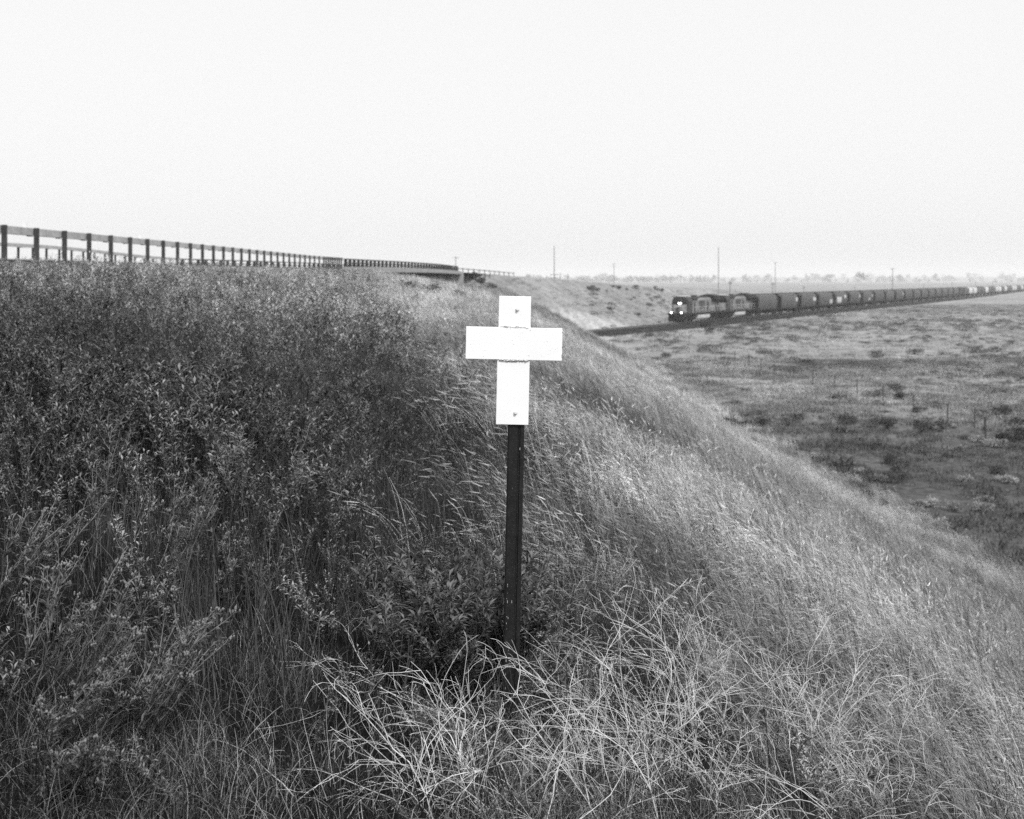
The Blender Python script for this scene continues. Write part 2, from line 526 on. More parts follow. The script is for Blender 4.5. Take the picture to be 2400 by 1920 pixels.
def tuft(seed, n, rad, Lr, w, lean_r, az_mean, az_sd, heads=0.0, droop=(0.2, 1.0), seg=4, head_w=0.006, head_l=0.06, dark=0.0):
    r = random.Random(seed); mb = MB()
    for i in range(n):
        a = r.uniform(0, 2 * PI); rr = rad * math.sqrt(r.random())
        root = (rr * math.cos(a), rr * math.sin(a), -0.03)
        L = r.uniform(*Lr); az = r.gauss(az_mean, az_sd)
        lean = r.uniform(*lean_r)
        pts = blade_pts(r, root, L, lean, az, r.uniform(*droop), seg)
        sa = r.uniform(0, PI)
        mb.ribbon(pts, w * r.uniform(0.7, 1.3), w * 0.25, (math.cos(sa), math.sin(sa), 0.0), 2 if r.random() < dark else 0)
        if r.random() < heads:
            e = Vector(pts[-1]); d = (Vector(pts[-1]) - Vector(pts[-2])).normalized()
            d = (d + Vector((math.cos(az) * 0.35, math.sin(az) * 0.35, -0.25))).normalized()
            hl = head_l * r.uniform(0.7, 1.4)
            mb.tube([e, e + d * hl * 0.4, e + d * hl], [head_w * 0.35, head_w * 0.6, head_w * 0.12], 3, 1, cap=False)
    return mb


def weed(seed, H=0.5, branches=9, leaf=0.03, lw=0.28, nleaf=9, lean=(0, 0), pale=0.0, heads=0, stem_r=0.0022, spread=0.55, sides=3, split=False):
    """upright leafy weed; returns stems and leaves in one or three collectors"""
    r = random.Random(seed)
    st = MB(); lf = st if not split else MB(); fl = st if not split else MB()
    mi_leaf = 0 if split else 0; mi_st = 0 if split else (2 if pale > 0.5 else 1)

    def grow(p, d, L, rad, lev):
        seg = 5 if lev == 0 else 4
        pts = [Vector(p)]; dd = Vector(d).normalized()
        for i in range(seg):
            dd = (dd + Vector((r.gauss(0, 0.13) + lean[0] * 0.10, r.gauss(0, 0.13) + lean[1] * 0.10, 0.10))).normalized()
            pts.append(pts[-1] + dd * (L / seg))
        st.tube(pts, [rad * (1 - 0.75 * i / seg) for i in range(seg + 1)], sides, mi_st, cap=False)
        return pts, dd

    def leaves(pts, n, t0=0.15):
        k = len(pts) - 1
        for i in range(n):
            t = t0 + (1 - t0) * (i + r.random()) / n
            j = min(int(t * k), k - 1); f = t * k - j
            p = pts[j].lerp(pts[j + 1], f); d = (pts[j + 1] - pts[j]).normalized()
            for q in range(r.choice((1, 2, 2, 3))):
                a = r.uniform(0, 2 * PI)
                out = Vector((math.cos(a), math.sin(a), 0))
                dl = (out * r.uniform(0.6, 1.0) + d * r.uniform(0.2, 0.9) + Vector((0, 0, r.uniform(-0.25, 0.3)))).normalized()
                LL = leaf * r.uniform(0.6, 1.25)
                lf.leaf(p, dl, Vector((0, 0, 1)) + out * r.uniform(-0.4, 0.4), LL, LL * lw, (2 if split else 3) if r.random() < .45 else mi_leaf)
    p0 = (0, 0, -0.05); d0 = Vector((lean[0] + r.gauss(0, .08), lean[1] + r.gauss(0, .08), 1))
    pts, _ = grow(p0, d0, H, stem_r, 0)
    leaves(pts, int(nleaf * 1.3), 0.3)
    k = len(pts) - 1
    for b in range(branches):
        t = r.uniform(0.25, 0.95); j = min(int(t * k), k - 1)
        p = pts[j].lerp(pts[j + 1], t * k - j); d = (pts[j + 1] - pts[j]).normalized()
        a = r.uniform(0, 2 * PI)
        db = (d * 0.9 + Vector((math.cos(a), math.sin(a), 0.15)) * spread)
        bp, bd = grow(p, db, H * r.uniform(0.25, 0.5) * (1.2 - 0.5 * t), stem_r * 0.6, 1)
        leaves(bp, nleaf)
        if heads and r.random() < heads:
            for h in range(6):
                c = bp[-1] + Vector((r.gauss(0, .005), r.gauss(0, .005), r.gauss(0, .003)))
                fl.tube([c, c + Vector((0, 0, .004)), c + Vector((0, 0, .007))], [.001, .0026, .001], 5, 0 if split else 2, cap=True)
    return (st, lf, fl) if split else st


def uphill(n, r, mean, sd):
    return mean + sd * r.standard_normal(n)


# ----- right-hand slope: dry grass laid over by the wind
AZ = PI - 0.12
near_g = [tuft(100 + i, 30, 0.06, (0.16, 0.50), 0.0032, (0.10, 0.80), AZ, 0.65, 0.42, (0.1, 1.1), 6, 0.0036, 0.05, 0.30).mesh('dry_tuft', [M['dry_grass'], M['seed_head'], M['dark_blade']]) for i in range(8)]
mid_g = [tuft(200 + i, 36, 0.12, (0.18, 0.50), 0.0055, (0.15, 0.85), AZ, 0.60, 0.25, (0.1, 1.0), 4, 0.0065, 0.055, 0.22).mesh('dry_tuft', [M['dry_grass'], M['seed_head'], M['dark_blade']]) for i in range(6)]
far_g = [tuft(300 + i, 40, 0.34, (0.22, 0.52), 0.015, (0.2, 0.85), AZ, 0.45, 0.0, (0.1, 0.8), 2, dark=.14).mesh('dry_tuft', [M['far_grass'], M['far_grass'], M['dark_blade']]) for i in range(5)]
plain_g = [tuft(400 + i, 46, 0.7, (0.14, 0.36), 0.028, (0.2, 1.1), AZ, 1.5, 0.0, (0.1, 0.6), 2, dark=.22).mesh('plain_tuft', [M['far_grass'], M['far_grass'], M['dark_blade']]) for i in range(5)]
low_g = [tuft(500 + i, 26, 0.10, (0.10, 0.26), 0.003, (0.05, 0.7), AZ, 2.0, 0.0, (0.0, 0.7), 4, dark=.6).mesh('green_tuft', [M['green_grass'], M['seed_head'], M['dark_blade']]) for i in range(6)]
thin_g = [tuft(600 + i, 22, 0.14, (0.08, 0.26), 0.0021, (0.1, 1.35), AZ, 2.2, 0.0, (0.0, 1.4), 5, 0.003, 0.03, 0.62).mesh('thin_tuft', [M['pale_blade'], M['seed_head'], M['dark_blade']]) for i in range(8)]


def patch_tone(X, Y, seed, lo, hi, sc=1.6):
    a = fbm(X, Y * 0.6, sc, seed) * 1.3 + fbm(X, Y, sc * 4, seed + 7) * 0.9
    return np.clip(0.5 * (lo + hi) + (hi - lo) * a, lo * 0.7, hi * 1.25)


def cover(name, label, cat, X, Y, r, protos, scl, tone, tilt=0.12, rotsd=0.45, sink=0.0):
    n = len(X)
    swirl = 1.0 * fbm(X, Y, 1.8, 71) + 0.9 * fbm(X, Y, 6, 72) if rotsd < 3 else 0
    if rotsd < 3: scl = scl * np.clip(1 + 1.1 * fbm(X, Y, 1.1, 73) + .5 * fbm(X, Y, 4, 74), .45, 1.5)
    Z = ground(X, Y) - sink
    rot = np.stack([r.normal(0, tilt, n), r.normal(0, tilt, n), (swirl + r.normal(0, rotsd, n) if rotsd < 3 else r.random(n) * 2 * PI)], 1)
    return scatter(name, label, cat, np.stack([X, Y, Z], 1), rot, scl, tone, r.integers(0, len(protos), n), protos)


def keepout(X, Y):
    return 1 - np.clip(1.3 * np.exp(-((X + 0.20) ** 2 / 0.16 + (Y - 4.1) ** 2 / 0.13)), 0, 1)


def edge(X, Y):
    return np.asarray(X) - weedline(Y) + 2.0 * fbm(X, Y, 3.0, 22) * sstep(4, 12, Y)


def slope_keep(X, Y):
    e = edge(X, Y)
    holes = sstep(-0.20, 0.02, fbm(X, Y, 1.5, 41))
    base = keepout(X, Y) * sstep(-.7 - .02 * Y, 0.7, e) * (0.30 + 0.65 * holes)
    # the trampled, thin-grassed patch round the marker
    near = np.clip(1.25 * np.exp(-((X + 0.0) ** 2 / 0.5 + (Y - 3.1) ** 2 / 0.6)), 0, 1)
    return base * (1 - 0.9 * near) * sstep(14, 12.4, X)


X, Y, r = sample(14500, (-2.5, 8), (2.2, 15), slope_keep, 1.0, 0.66, 11)
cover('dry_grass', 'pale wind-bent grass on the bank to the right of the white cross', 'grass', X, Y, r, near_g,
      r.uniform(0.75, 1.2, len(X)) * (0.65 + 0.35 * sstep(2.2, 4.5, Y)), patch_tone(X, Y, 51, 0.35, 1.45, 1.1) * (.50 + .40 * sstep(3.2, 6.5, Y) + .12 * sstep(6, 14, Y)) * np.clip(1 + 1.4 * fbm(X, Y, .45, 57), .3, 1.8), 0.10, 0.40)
X, Y, r = sample(26000, (-4.5, 13.5), (13.5, 46), slope_keep, 0.6, 0.62, 12)
cover('dry_grass', 'pale grass on the bank between the cross and the bridge', 'grass', X, Y, r, mid_g,
      r.uniform(0.8, 1.3, len(X)), patch_tone(X, Y, 52, 0.45, 1.35, 2.0) * np.clip(1 + 1.2 * fbm(X, Y, .7, 58), .35, 1.7) * (0.85 + 0.2 * sstep(14, 45, Y)), 0.10, 0.45)
X, Y, r = sample(12000, (-9, 14), (44, 131), slope_keep, 0.4, 0.62, 13)
cover('dry_grass', 'blurred pale grass on the far part of the near bank', 'grass', X, Y, r, far_g,
      r.uniform(0.8, 1.2, len(X)), patch_tone(X, Y, 53, 0.55, 1.25, 4.0), 0.10, 0.6)


# ----- the prairie
def plain_keep(X, Y):
    s, q = track_sq(X, Y)
    yc = np.clip(Y, -395, 1890)
    on_road = (X - Xe(yc) < 1.5)
    return np.where((np.abs(q) < 4.6) | on_road, 0, 0.25 + 0.75 * sstep(-0.2, 0.15, fbm(X, Y, 6, 43)))


def plain_tone(X, Y):
    return tone_at(X, Y) / 0.27 * 0.80 * np.clip(1.0 + 1.1 * fbm(X, Y * 0.5, 3.0, 54) + 0.8 * fbm(X, Y * .6, 14, 55) + .5 * fbm(X, Y, 1.2, 56), 0.25, 1.7)


X, Y, r = sample(30000, (9.5, 75), (20, 125), plain_keep, 0.5, 0.6, 14)
k = X > 12.0; X, Y = X[k], Y[k]
cover('prairie_grass', 'short patchy grass on the plain below the bank', 'grass', X, Y, r, plain_g,
      r.uniform(0.6, 1.15, len(X)), plain_tone(X, Y), 0.05, 9)
X, Y, r = sample(34000, (-4, 190), (120, 420), plain_keep, 0.4, 0.52, 15)
cover('prairie_grass', 'short pale grass on the plain near the railway and on the far bank', 'grass', X, Y, r, plain_g,
      r.uniform(0.7, 1.5, len(X)), plain_tone(X, Y), 0.05, 9)

scrub_src = []
for i in range(5):
    rr = random.Random(1300 + i); mb = MB()
    for k in range(150):
        a = rr.uniform(0, 2 * PI); q = math.sqrt(rr.random()) * .5
        p_ = Vector((q * math.cos(a) * rr.uniform(.6, 1.3), q * math.sin(a), rr.random() ** .7 * .34 * (1 - q)))
        L_ = rr.uniform(.06, .16)
        mb.leaf(p_, Vector((rr.gauss(0, .6), rr.gauss(0, .6), rr.uniform(.1, 1))), (rr.gauss(0, 1), rr.gauss(0, 1), 1), L_, L_ * .4, 0 if rr.random() < .6 else 1)
    scrub_src.append(mb.mesh('scrub_plant', [M['sage'], M['shrub']]))


def scrub_keep(X, Y):
    return (X > 13) * plain_keep(X, Y) * sstep(.0, .16, fbm(X, Y * .6, 9, 82) + .5 * fbm(X, Y, 2.5, 83))


X, Y, r = sample(9000, (12, 190), (24, 330), scrub_keep, 1.0, 0.56, 29)
cover('prairie_scrub', 'low grey scrub mottling the open prairie', 'scrub', X, Y, r, scrub_src,
      r.lognormal(-.1, .4, len(X)) * (.7 + .5 * sstep(40, 160, Y)), np.ones(len(X)), 0.05, 9)

# ----- left side: weeds
weed_n = [weed(700 + i, H=rng.uniform(.34, .5), branches=10, leaf=.028, lw=.28, nleaf=10, lean=(.25, -.05), pale=float(i % 4 == 0)).mesh('weed_plant', [M['weed_leaf'], M['weed_stem'], M['pale_stem'], M['weed_dark']]) for i in range(8)]
weed_m = [weed(720 + i, H=rng.uniform(.42, .62), branches=8, leaf=.050, lw=.30, nleaf=6, lean=(.2, 0), pale=float(i % 3 == 0), stem_r=.003).mesh('weed_plant', [M['weed_leaf'], M['weed_stem'], M['pale_stem'], M['weed_dark']]) for i in range(6)]
weed_f = [weed(740 + i, H=rng.uniform(.45, .65), branches=8, leaf=.095, lw=.34, nleaf=4, lean=(.15, 0), pale=float(i % 3 == 0), stem_r=.006, spread=.8).mesh('weed_plant', [M['weed_leaf'], M['weed_stem'], M['pale_stem'], M['weed_dark']]) for i in range(5)]


def weed_keep(X, Y):
    e = -edge(X, Y)
    yc = np.clip(Y, -395, 1890)
    t = X - Xe(yc)
    gaps = sstep(-0.16, 0.02, fbm(X, Y, 1.5, 61))
    far = 1 - 0.35 * sstep(40, 90, Y) * sstep(4.0, 0, e)
    bare = np.exp(-((X + 0.55) ** 2 / 0.30 + (Y - 2.8) ** 2 / 0.8))         # thin-grassed patch in the foreground
    return sstep(-0.5 - .01 * Y, 0.8 + .04 * Y, e) * keepout(X, Y) * sstep(0.3, 1.2, t) * (0.12 + 0.88 * gaps) * far * (1 - 0.95 * bare)


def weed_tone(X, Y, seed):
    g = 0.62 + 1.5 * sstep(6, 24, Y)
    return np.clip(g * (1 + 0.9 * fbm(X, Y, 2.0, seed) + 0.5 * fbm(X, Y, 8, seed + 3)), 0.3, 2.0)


X, Y, r = sample(6600, (-9.5, 0.6), (2.6, 13), weed_keep, 0.75, 0.66, 21)
cover('weed_cover', 'dark leafy weeds covering the bank to the left of the white cross', 'weeds', X, Y, r, weed_n,
      r.uniform(0.75, 1.15, len(X)) * (0.62 + 0.38 * sstep(3, 7, Y)) * (.5 + .5 * sstep(0, 1.4, weedline(Y) - X)) * (1 + 1.3 * fbm(X, Y, 1.6, 91)), weed_tone(X, Y, 62), 0.10, 9)
X, Y, r = sample(7200, (-11.5, 0), (12, 38), weed_keep, 0.6, 0.62, 22)
cover('weed_cover', 'grey weeds on the upper bank below the guardrail', 'weeds', X, Y, r, weed_m,
      r.uniform(0.7, 1.1, len(X)) * (.5 + .5 * sstep(.8, 4.5, X - Xe(Y))) * (1 + 1.4 * fbm(X, Y, 2.4, 92)), weed_tone(X, Y, 63), 0.10, 9)
X, Y, r = sample(9000, (-13, -2), (36, 118), weed_keep, 0.5, 0.6, 23)
cover('weed_cover', 'hazy low weeds on the bank toward the bridge', 'weeds', X, Y, r, weed_f,
      r.uniform(0.55, 0.95, len(X)) * (.4 + .6 * sstep(.8, 5, X - Xe(Y))) * (1 + .8 * fbm(X, Y, 6, 93)), weed_tone(X, Y, 64), 0.10, 9)


def left_grass(X, Y):
    e = -edge(X, Y)
    nearleft = 1 - .75 * sstep(4.8, 3.6, Y)
    return nearleft * keepout(X, Y) * sstep(-0.6, 0.1, e) * sstep(0.2, 0.6, X - Xe(np.clip(Y, -395, 1890))) * (0.35 + 0.65 * sstep(-.1, .15, fbm(X, Y, 1.7, 66)))


X, Y, r = sample(4800, (-8, 0.8), (2.2, 12), left_grass, 1.0, 0.66, 24)
cover('green_grass', 'dark upright grass growing between the weeds on the left', 'grass', X, Y, r, low_g,
      r.uniform(0.9, 1.8, len(X)), weed_tone(X, Y, 67) * (.55 + .3 * sstep(3.5, 6, Y)), 0.15, 9)


up_g = [tuft(560 + i, 24, 0.09, (0.20, 0.44), 0.0032, (0.02, 0.32), AZ, 1.0, 0.0, (0.0, 0.5), 5, 0.003, 0.04, 0.55).mesh('upright_tuft', [M['green_grass'], M['seed_head'], M['dark_blade']]) for i in range(6)]


def up_keep(X, Y):
    e = weedline(Y) - X
    return keepout(X, Y) * sstep(-1.3, 0, e) * sstep(2.2, 1.0, e) * sstep(3.2, 4.4, Y)


X, Y, r = sample(4200, (-4, 0.8), (3.0, 14), up_keep, 1.0, 0.66, 27)
cover('upright_grass', 'dark upright grass between the weeds and the pale grass left of the post', 'grass', X, Y, r, up_g,
      r.uniform(0.7, 1.15, len(X)), patch_tone(X, Y, 75, 0.45, 1.7, .8), 0.08, 9)


def forb_keep(X, Y):
    return (X - weedline(Y) > 0.3) * keepout(X, Y) * sstep(-.02, .16, fbm(X, Y, 1.5, 76)) * sstep(11, 8, X)


X, Y, r = sample(4200, (-1, 11), (3.0, 40), forb_keep, 0.9, 0.62, 28)
cover('slope_forbs', 'low dark herbs in patches among the pale grass of the bank', 'weeds', X, Y, r, weed_n,
      r.uniform(0.4, .8, len(X)), np.full(len(X), .9), 0.2, 9)


def fore_keep(X, Y):
    a = np.exp(-((X + 0.35) ** 2 / 1.1 + (Y - 3.0) ** 2 / 1.0))
    return np.clip(a * 1.2 + 0.10, 0, 1) * keepout(X, Y) * (0.25 + .75 * sstep(-.12, .1, fbm(X, Y, .5, 69)))


X, Y, r = sample(14000, (-3, 3), (2.0, 5.2), fore_keep, 1.0, 0.66, 25)
cover('thin_grass', 'tangled thin grass in the foreground around the foot of the cross', 'grass', X, Y, r, thin_g,
      r.uniform(0.5, 1.0, len(X)), patch_tone(X, Y, 68, 0.4, 1.4, 0.6) * (.55 + .45 * sstep(-1.1, -.4, X)), 0.25, 9)


# ------------------------------------------------------------------ the roadside cross
def build_cross():
    Yc = 3.743; lean = math.radians(1.22)
    base = hit(1194, 1512)
    zg = gz(0, Yc)
    root = empty('roadside_cross', (-0.008, Yc, zg))
    tag(root, 'white steel cross bolted to a thin black post in the grass', 'memorial cross')

    def place(o): o.matrix_local = Matrix.Translation((0, 0, 0)) @ Matrix.Rotation(lean, 4, 'Y'); return o
    ztop = (660 - 694.5) / 2800 * Yc - zg          # heights above the post's foot
    sc = 0.1016 / 76.0
    zt = ztop; h_up = 73 * sc; h_bar = 76 * sc; h_lo = 152 * sc
    th = 0.006

    def plate(name, x0, x1, z0, z1, y=0.0, mi='white'):
        mb = MB(); mb.box(((x0 + x1) / 2, y, (z0 + z1) / 2), (x1 - x0, th, z1 - z0))
        return place(mb.build(name, M[mi], root, bevel=0.0012))
    w = 0.0508
    z1 = zt - h_up; z2 = z1 - h_bar; z3 = z2 - h_lo
    x0 = -0.0125
    plate('top_plate', x0 - w + .001, x0 + w, z1 - 0.001, zt, 0.0008)
    bar = plate('crossbar', x0 - 0.151, x0 + 0.151, z2, z1, -0.002)
    plate('lower_plate', x0 - w - .0005, x0 + w - .0005, z3, z2 + 0.001, 0.0008)
    r = random.Random(3)
    # weld beads along the two seams
    for zz, n, dy in ((z1, 16, 0), (z2, 26, 1)):
        mb = MB(); pts = []; rad = []
        for i in range(n + 1):
            x = x0 - w * .88 + 2 * w * .88 * i / n
            pts.append((x, -0.0052, zz + r.gauss(0, .0008) + (0.001 if dy == 0 else -0.0016))); rad.append(r.uniform(.0006, .0022 if dy else .0014))
        mb.tube(pts, rad, 6)
        place(mb.build('weld_bead', M['weld'], bar, smooth=True)).matrix_local = Matrix.Rotation(0, 4, 'Y') if False else Matrix.Identity(4)
    # dark cracks where the paint has lifted under the weld
    for zz, segs in ((z2 - 0.0042, ((-.046, -.030), (-.026, -.008), (-.006, .010), (.016, .034), (.036, .048))), (z1 + 0.0026, ((-.038, -.018), (.002, .014)))):
        mb = MB()
        for a, b in segs:
            pts = [(x0 + a + (b - a) * i / 6, -0.0030, zz + r.gauss(0, .0009)) for i in range(7)]
            mb.tube(pts, [0.0002] + [r.uniform(.0003, .0009) for _ in range(5)] + [.0002], 4)
        o = mb.build('paint_crack', M['rust'], bar); o.matrix_local = Matrix.Identity(4); o['kind'] = 'stuff' if False else 'thing'
        del o['kind']
    # bolts
    for bx, bz in ((x0 + .0085, zt - 30.5 * sc), (x0 + .0095, zt - 272.5 * sc)):
        mb = MB()
        mb.tube([(bx, -0.0022, bz), (bx, -0.0040, bz)], .0060, 14)
        mb.tube([(bx, -0.0040, bz), (bx, -0.0085, bz)], .0046, 6)
        place(mb.build('bolt', M['bolt'], root, bevel=0.0006))
    # channel post: web at the front with two flanges and a raised rib
    hw = 0.0262
    prof = [(-hw, 0.0), (hw, 0.0), (hw, .034), (hw - .005, .034), (hw - .005, .005), (-hw + .005, .005), (-hw + .005, .034), (-hw, .034)]
    zb = -0.35; ztp = z3 + 0.33
    mb = MB(); n = len(prof); yo = 0.0045
    # chamfered rib on the right third of the web
    prof2 = [(-hw, 0.004), (-hw + .005, 0.0), (.006, 0.0), (.0085, .004), (.0115, .004), (.014, 0.0), (hw - .005, 0.0), (hw, .004), (hw, .034), (hw - .005, .034),
             (hw - .005, .009), (-hw + .005, .009), (-hw + .005, .034), (-hw, .034)]
    n = len(prof2)
    px = (0.0)
    vs = [(x + px, y + yo, zb) for x, y in prof2] + [(x + px, y + yo, ztp) for x, y in prof2]
    fs = [(i, (i + 1) % n, n + (i + 1) % n, n + i) for i in range(n)]
    fs += [tuple(range(n, 2 * n)), tuple(reversed(range(n)))]
    mb.add(vs, fs)
    post = place(mb.build('post', M['signpost'], root))
    mb = MB()
    for i in range(26):
        z = r.uniform(.03, .52); x = -hw + .0095 + r.gauss(0, .0006)
        if r.random() < .3: x = r.uniform(-hw + .006, hw - .004); z = r.uniform(.03, z3)
        s = r.uniform(.0006, .0016)
        mb.box((x, yo - .0006, z), (s, .0008, s * r.uniform(1, 6)))
    o = mb.build('paint_chip', M['chip'], post); o.matrix_local = Matrix.Identity(4)
    o['kind'] = 'stuff'
    mb = MB()
    for i in range(34):
        x = x0 + r.uniform(-.146, .146); z = r.uniform(z2 + .003, z1 - .003)
        if i % 3 == 0: x = x0 + r.gauss(0, .025); z = r.choice((z1, z2)) + r.gauss(0, .006)
        if abs(x - x0) > .045: z = min(max(z, z2 + .003), z1 - .003)
        q = r.uniform(.0004, .0010)
        mb.box((x, -.0051, z), (q * r.uniform(1, 2.5), .0006, q))
    for i in range(12): mb.box((x0 - .151 + (0 if i % 2 else .302) + r.gauss(0, .0004), -.0045, r.uniform(z2, z1)), (.0012, .002, r.uniform(.001, .004)))
    o = mb.build('paint_speck', M['rust'], bar); o.matrix_local = Matrix.Identity(4); o['kind'] = 'stuff'


build_cross()


# ------------------------------------------------------------------ foreground plants as things
def plant_weed(name, label, cat, loc, mbs, rz=0, scale=1.0, group=None, mats=('stem', 'leaf', 'flower')):
    root = empty(name, loc, rz); root.scale = (scale,) * 3
    tag(root, label, cat, group)
    st, lf, fl = mbs
    if st.v: st.build('stem', M[mats[0]], root)
    if fl.v: lf.add(fl.v, fl.f, 1)
    if lf.v: lf.build('foliage', [M[mats[1]], M[mats[2]], M['leaf_dark']], root)
    return root


def leafy_bush(seed, nstem, H, R, leaf, lw, nleaf):
    """many stems from one root, each with many long leaves"""
    st, lf, fl = MB(), MB(), MB()
    r = random.Random(seed)
    for i in range(nstem):
        a = r.uniform(0, 2 * PI); q = math.sqrt(r.random())
        lean = (math.cos(a) * q * R / H * 0.9, math.sin(a) * q * R / H * 0.9)
        s, l, f = weed(seed * 100 + i, H=H * r.uniform(.6, 1.0), branches=6, leaf=leaf, lw=lw, nleaf=nleaf, lean=lean, stem_r=.0018, spread=.6, split=True)
        off = Vector((math.cos(a) * q * R * .55, math.sin(a) * q * R * .55, 0))
        for src, dst in ((s, st), (l, lf), (f, fl)):
            dst.addm([(v[0] + off.x, v[1] + off.y, v[2]) for v in src.v], src.f, src.m)
    return st, lf, fl


p = hit(1068, 1500)
plant_weed('leafy_bush', 'dark leafy bush growing against the foot of the black cross post', 'bush', (-0.19, 4.0, gz(-.19, 4.0)),
           leafy_bush(5, 90, .52, .24, .036, .28, 10))
plant_weed('leafy_bush', 'small leafy bush close to the right side of the black cross post', 'bush', (0.14, 4.02, gz(.14, 4.02)),
           leafy_bush(6, 10, .34, .10, .032, .22, 6))

# tall leaning weeds at the lower left, with bud clusters
lw_spots = [(30, 1640, .50, (.55, .1), 'leftmost leaning weed with pale buds at the lower left edge'),
            (150, 1660, .46, (.75, .1), 'leaning leafy weed with pale bud clusters in the lower left corner'),
            (60, 1790, .36, (.8, .05), 'long weed bent far over to the right in the lower left corner'),
            (240, 1760, .44, (1.0, .1), 'weed with long pale stems lying over the short grass at lower left'),
            (130, 1900, .24, (.1, 0), 'short upright spiky weed at the bottom left of the picture'),
            (200, 1905, .22, (-.1, 0), 'small spiky weed next to another at the bottom left'),
            (300, 1420, .40, (.5, .1), 'weed with bud clusters left of the open grass patch'),
            (10, 1480, .50, (.45, .1), 'tall leafy weed at the left edge of the picture'),
            (520, 1460, .33, (.35, .0), 'leafy weed standing behind the thin grass left of the cross')]
for i, (px, py, H, ln, lab) in enumerate(lw_spots):
    pt = hit(px, min(py, 1905))
    st, lf, fl = MB(), MB(), MB()
    r = random.Random(40 + i)
    for k in range(5 if H > .3 else 3):
        l2 = (ln[0] + r.gauss(0, .15), ln[1] + r.gauss(0, .15))
        s, l, f = weed(900 + i * 10 + k, H=H * r.uniform(.75, 1.1), branches=8, leaf=.030, lw=.19, nleaf=9, lean=l2, heads=.8, stem_r=.0030, spread=.4, split=True, sides=5)
        off = (r.gauss(0, .06), r.gauss(0, .06)) if H > .3 else (r.gauss(0, .008), r.gauss(0, .008))
        for src, dst in ((s, st), (l, lf), (f, fl)):
            dst.addm([(v[0] + off[0], v[1] + off[1], v[2]) for v in src.v], src.f, src.m)
    plant_weed('leaning_weed', lab, 'weed', (pt.x, pt.y, pt.z), (st, lf, fl), 0, 1.0, 'leaning weeds at the lower left')


# dead brush: pale bare branching twigs
def twigs(seed, n, L, rad, dirs, bend, spread_root=0.05, depth=2, grav=0.07, wob=0.20):
    r = random.Random(seed); mb = MB()

    def grow(p, d, L, rad, lev, bd):
        seg = 9 if lev == 0 else 6
        pts = [p.copy()]; d = d.normalized()
        for i in range(seg):
            d = (d + Vector((r.gauss(0, wob), r.gauss(0, wob), r.gauss(0, wob * .8) - grav)) + bd).normalized()
            pts.append(pts[-1] + d * (L / seg))
        mb.tube(pts, [max(rad * (1 - .70 * i / seg), .0005) for i in range(seg + 1)], 5 if lev == 0 else 4, 0, cap=False)
        if lev < depth:
            for c in range(r.randint(2, 5) if lev == 0 else r.randint(1, 3)):
                j = r.randint(2, seg - 1)
                dd = (pts[j + 1] - pts[j]).normalized()
                a = Vector((r.gauss(0, 1), r.gauss(0, 1), r.gauss(0, 1) + .3)).normalized()
                grow(pts[j].copy(), (dd * .9 + a * .6), L * r.uniform(.25, .5), rad * .6, lev + 1, bd * .5)
    for i in range(n):
        d = Vector(dirs[r.randrange(len(dirs))]) + Vector((r.gauss(0, .25), r.gauss(0, .25), r.gauss(0, .2)))
        p0 = Vector((r.gauss(0, spread_root), r.gauss(0, spread_root), -.03))
        grow(p0, d, L * r.uniform(.6, 1.15), rad * r.uniform(.45, 1.15), 0, Vector(bend) + Vector((r.gauss(0, .02), r.gauss(0, .02), 0)))
    return mb


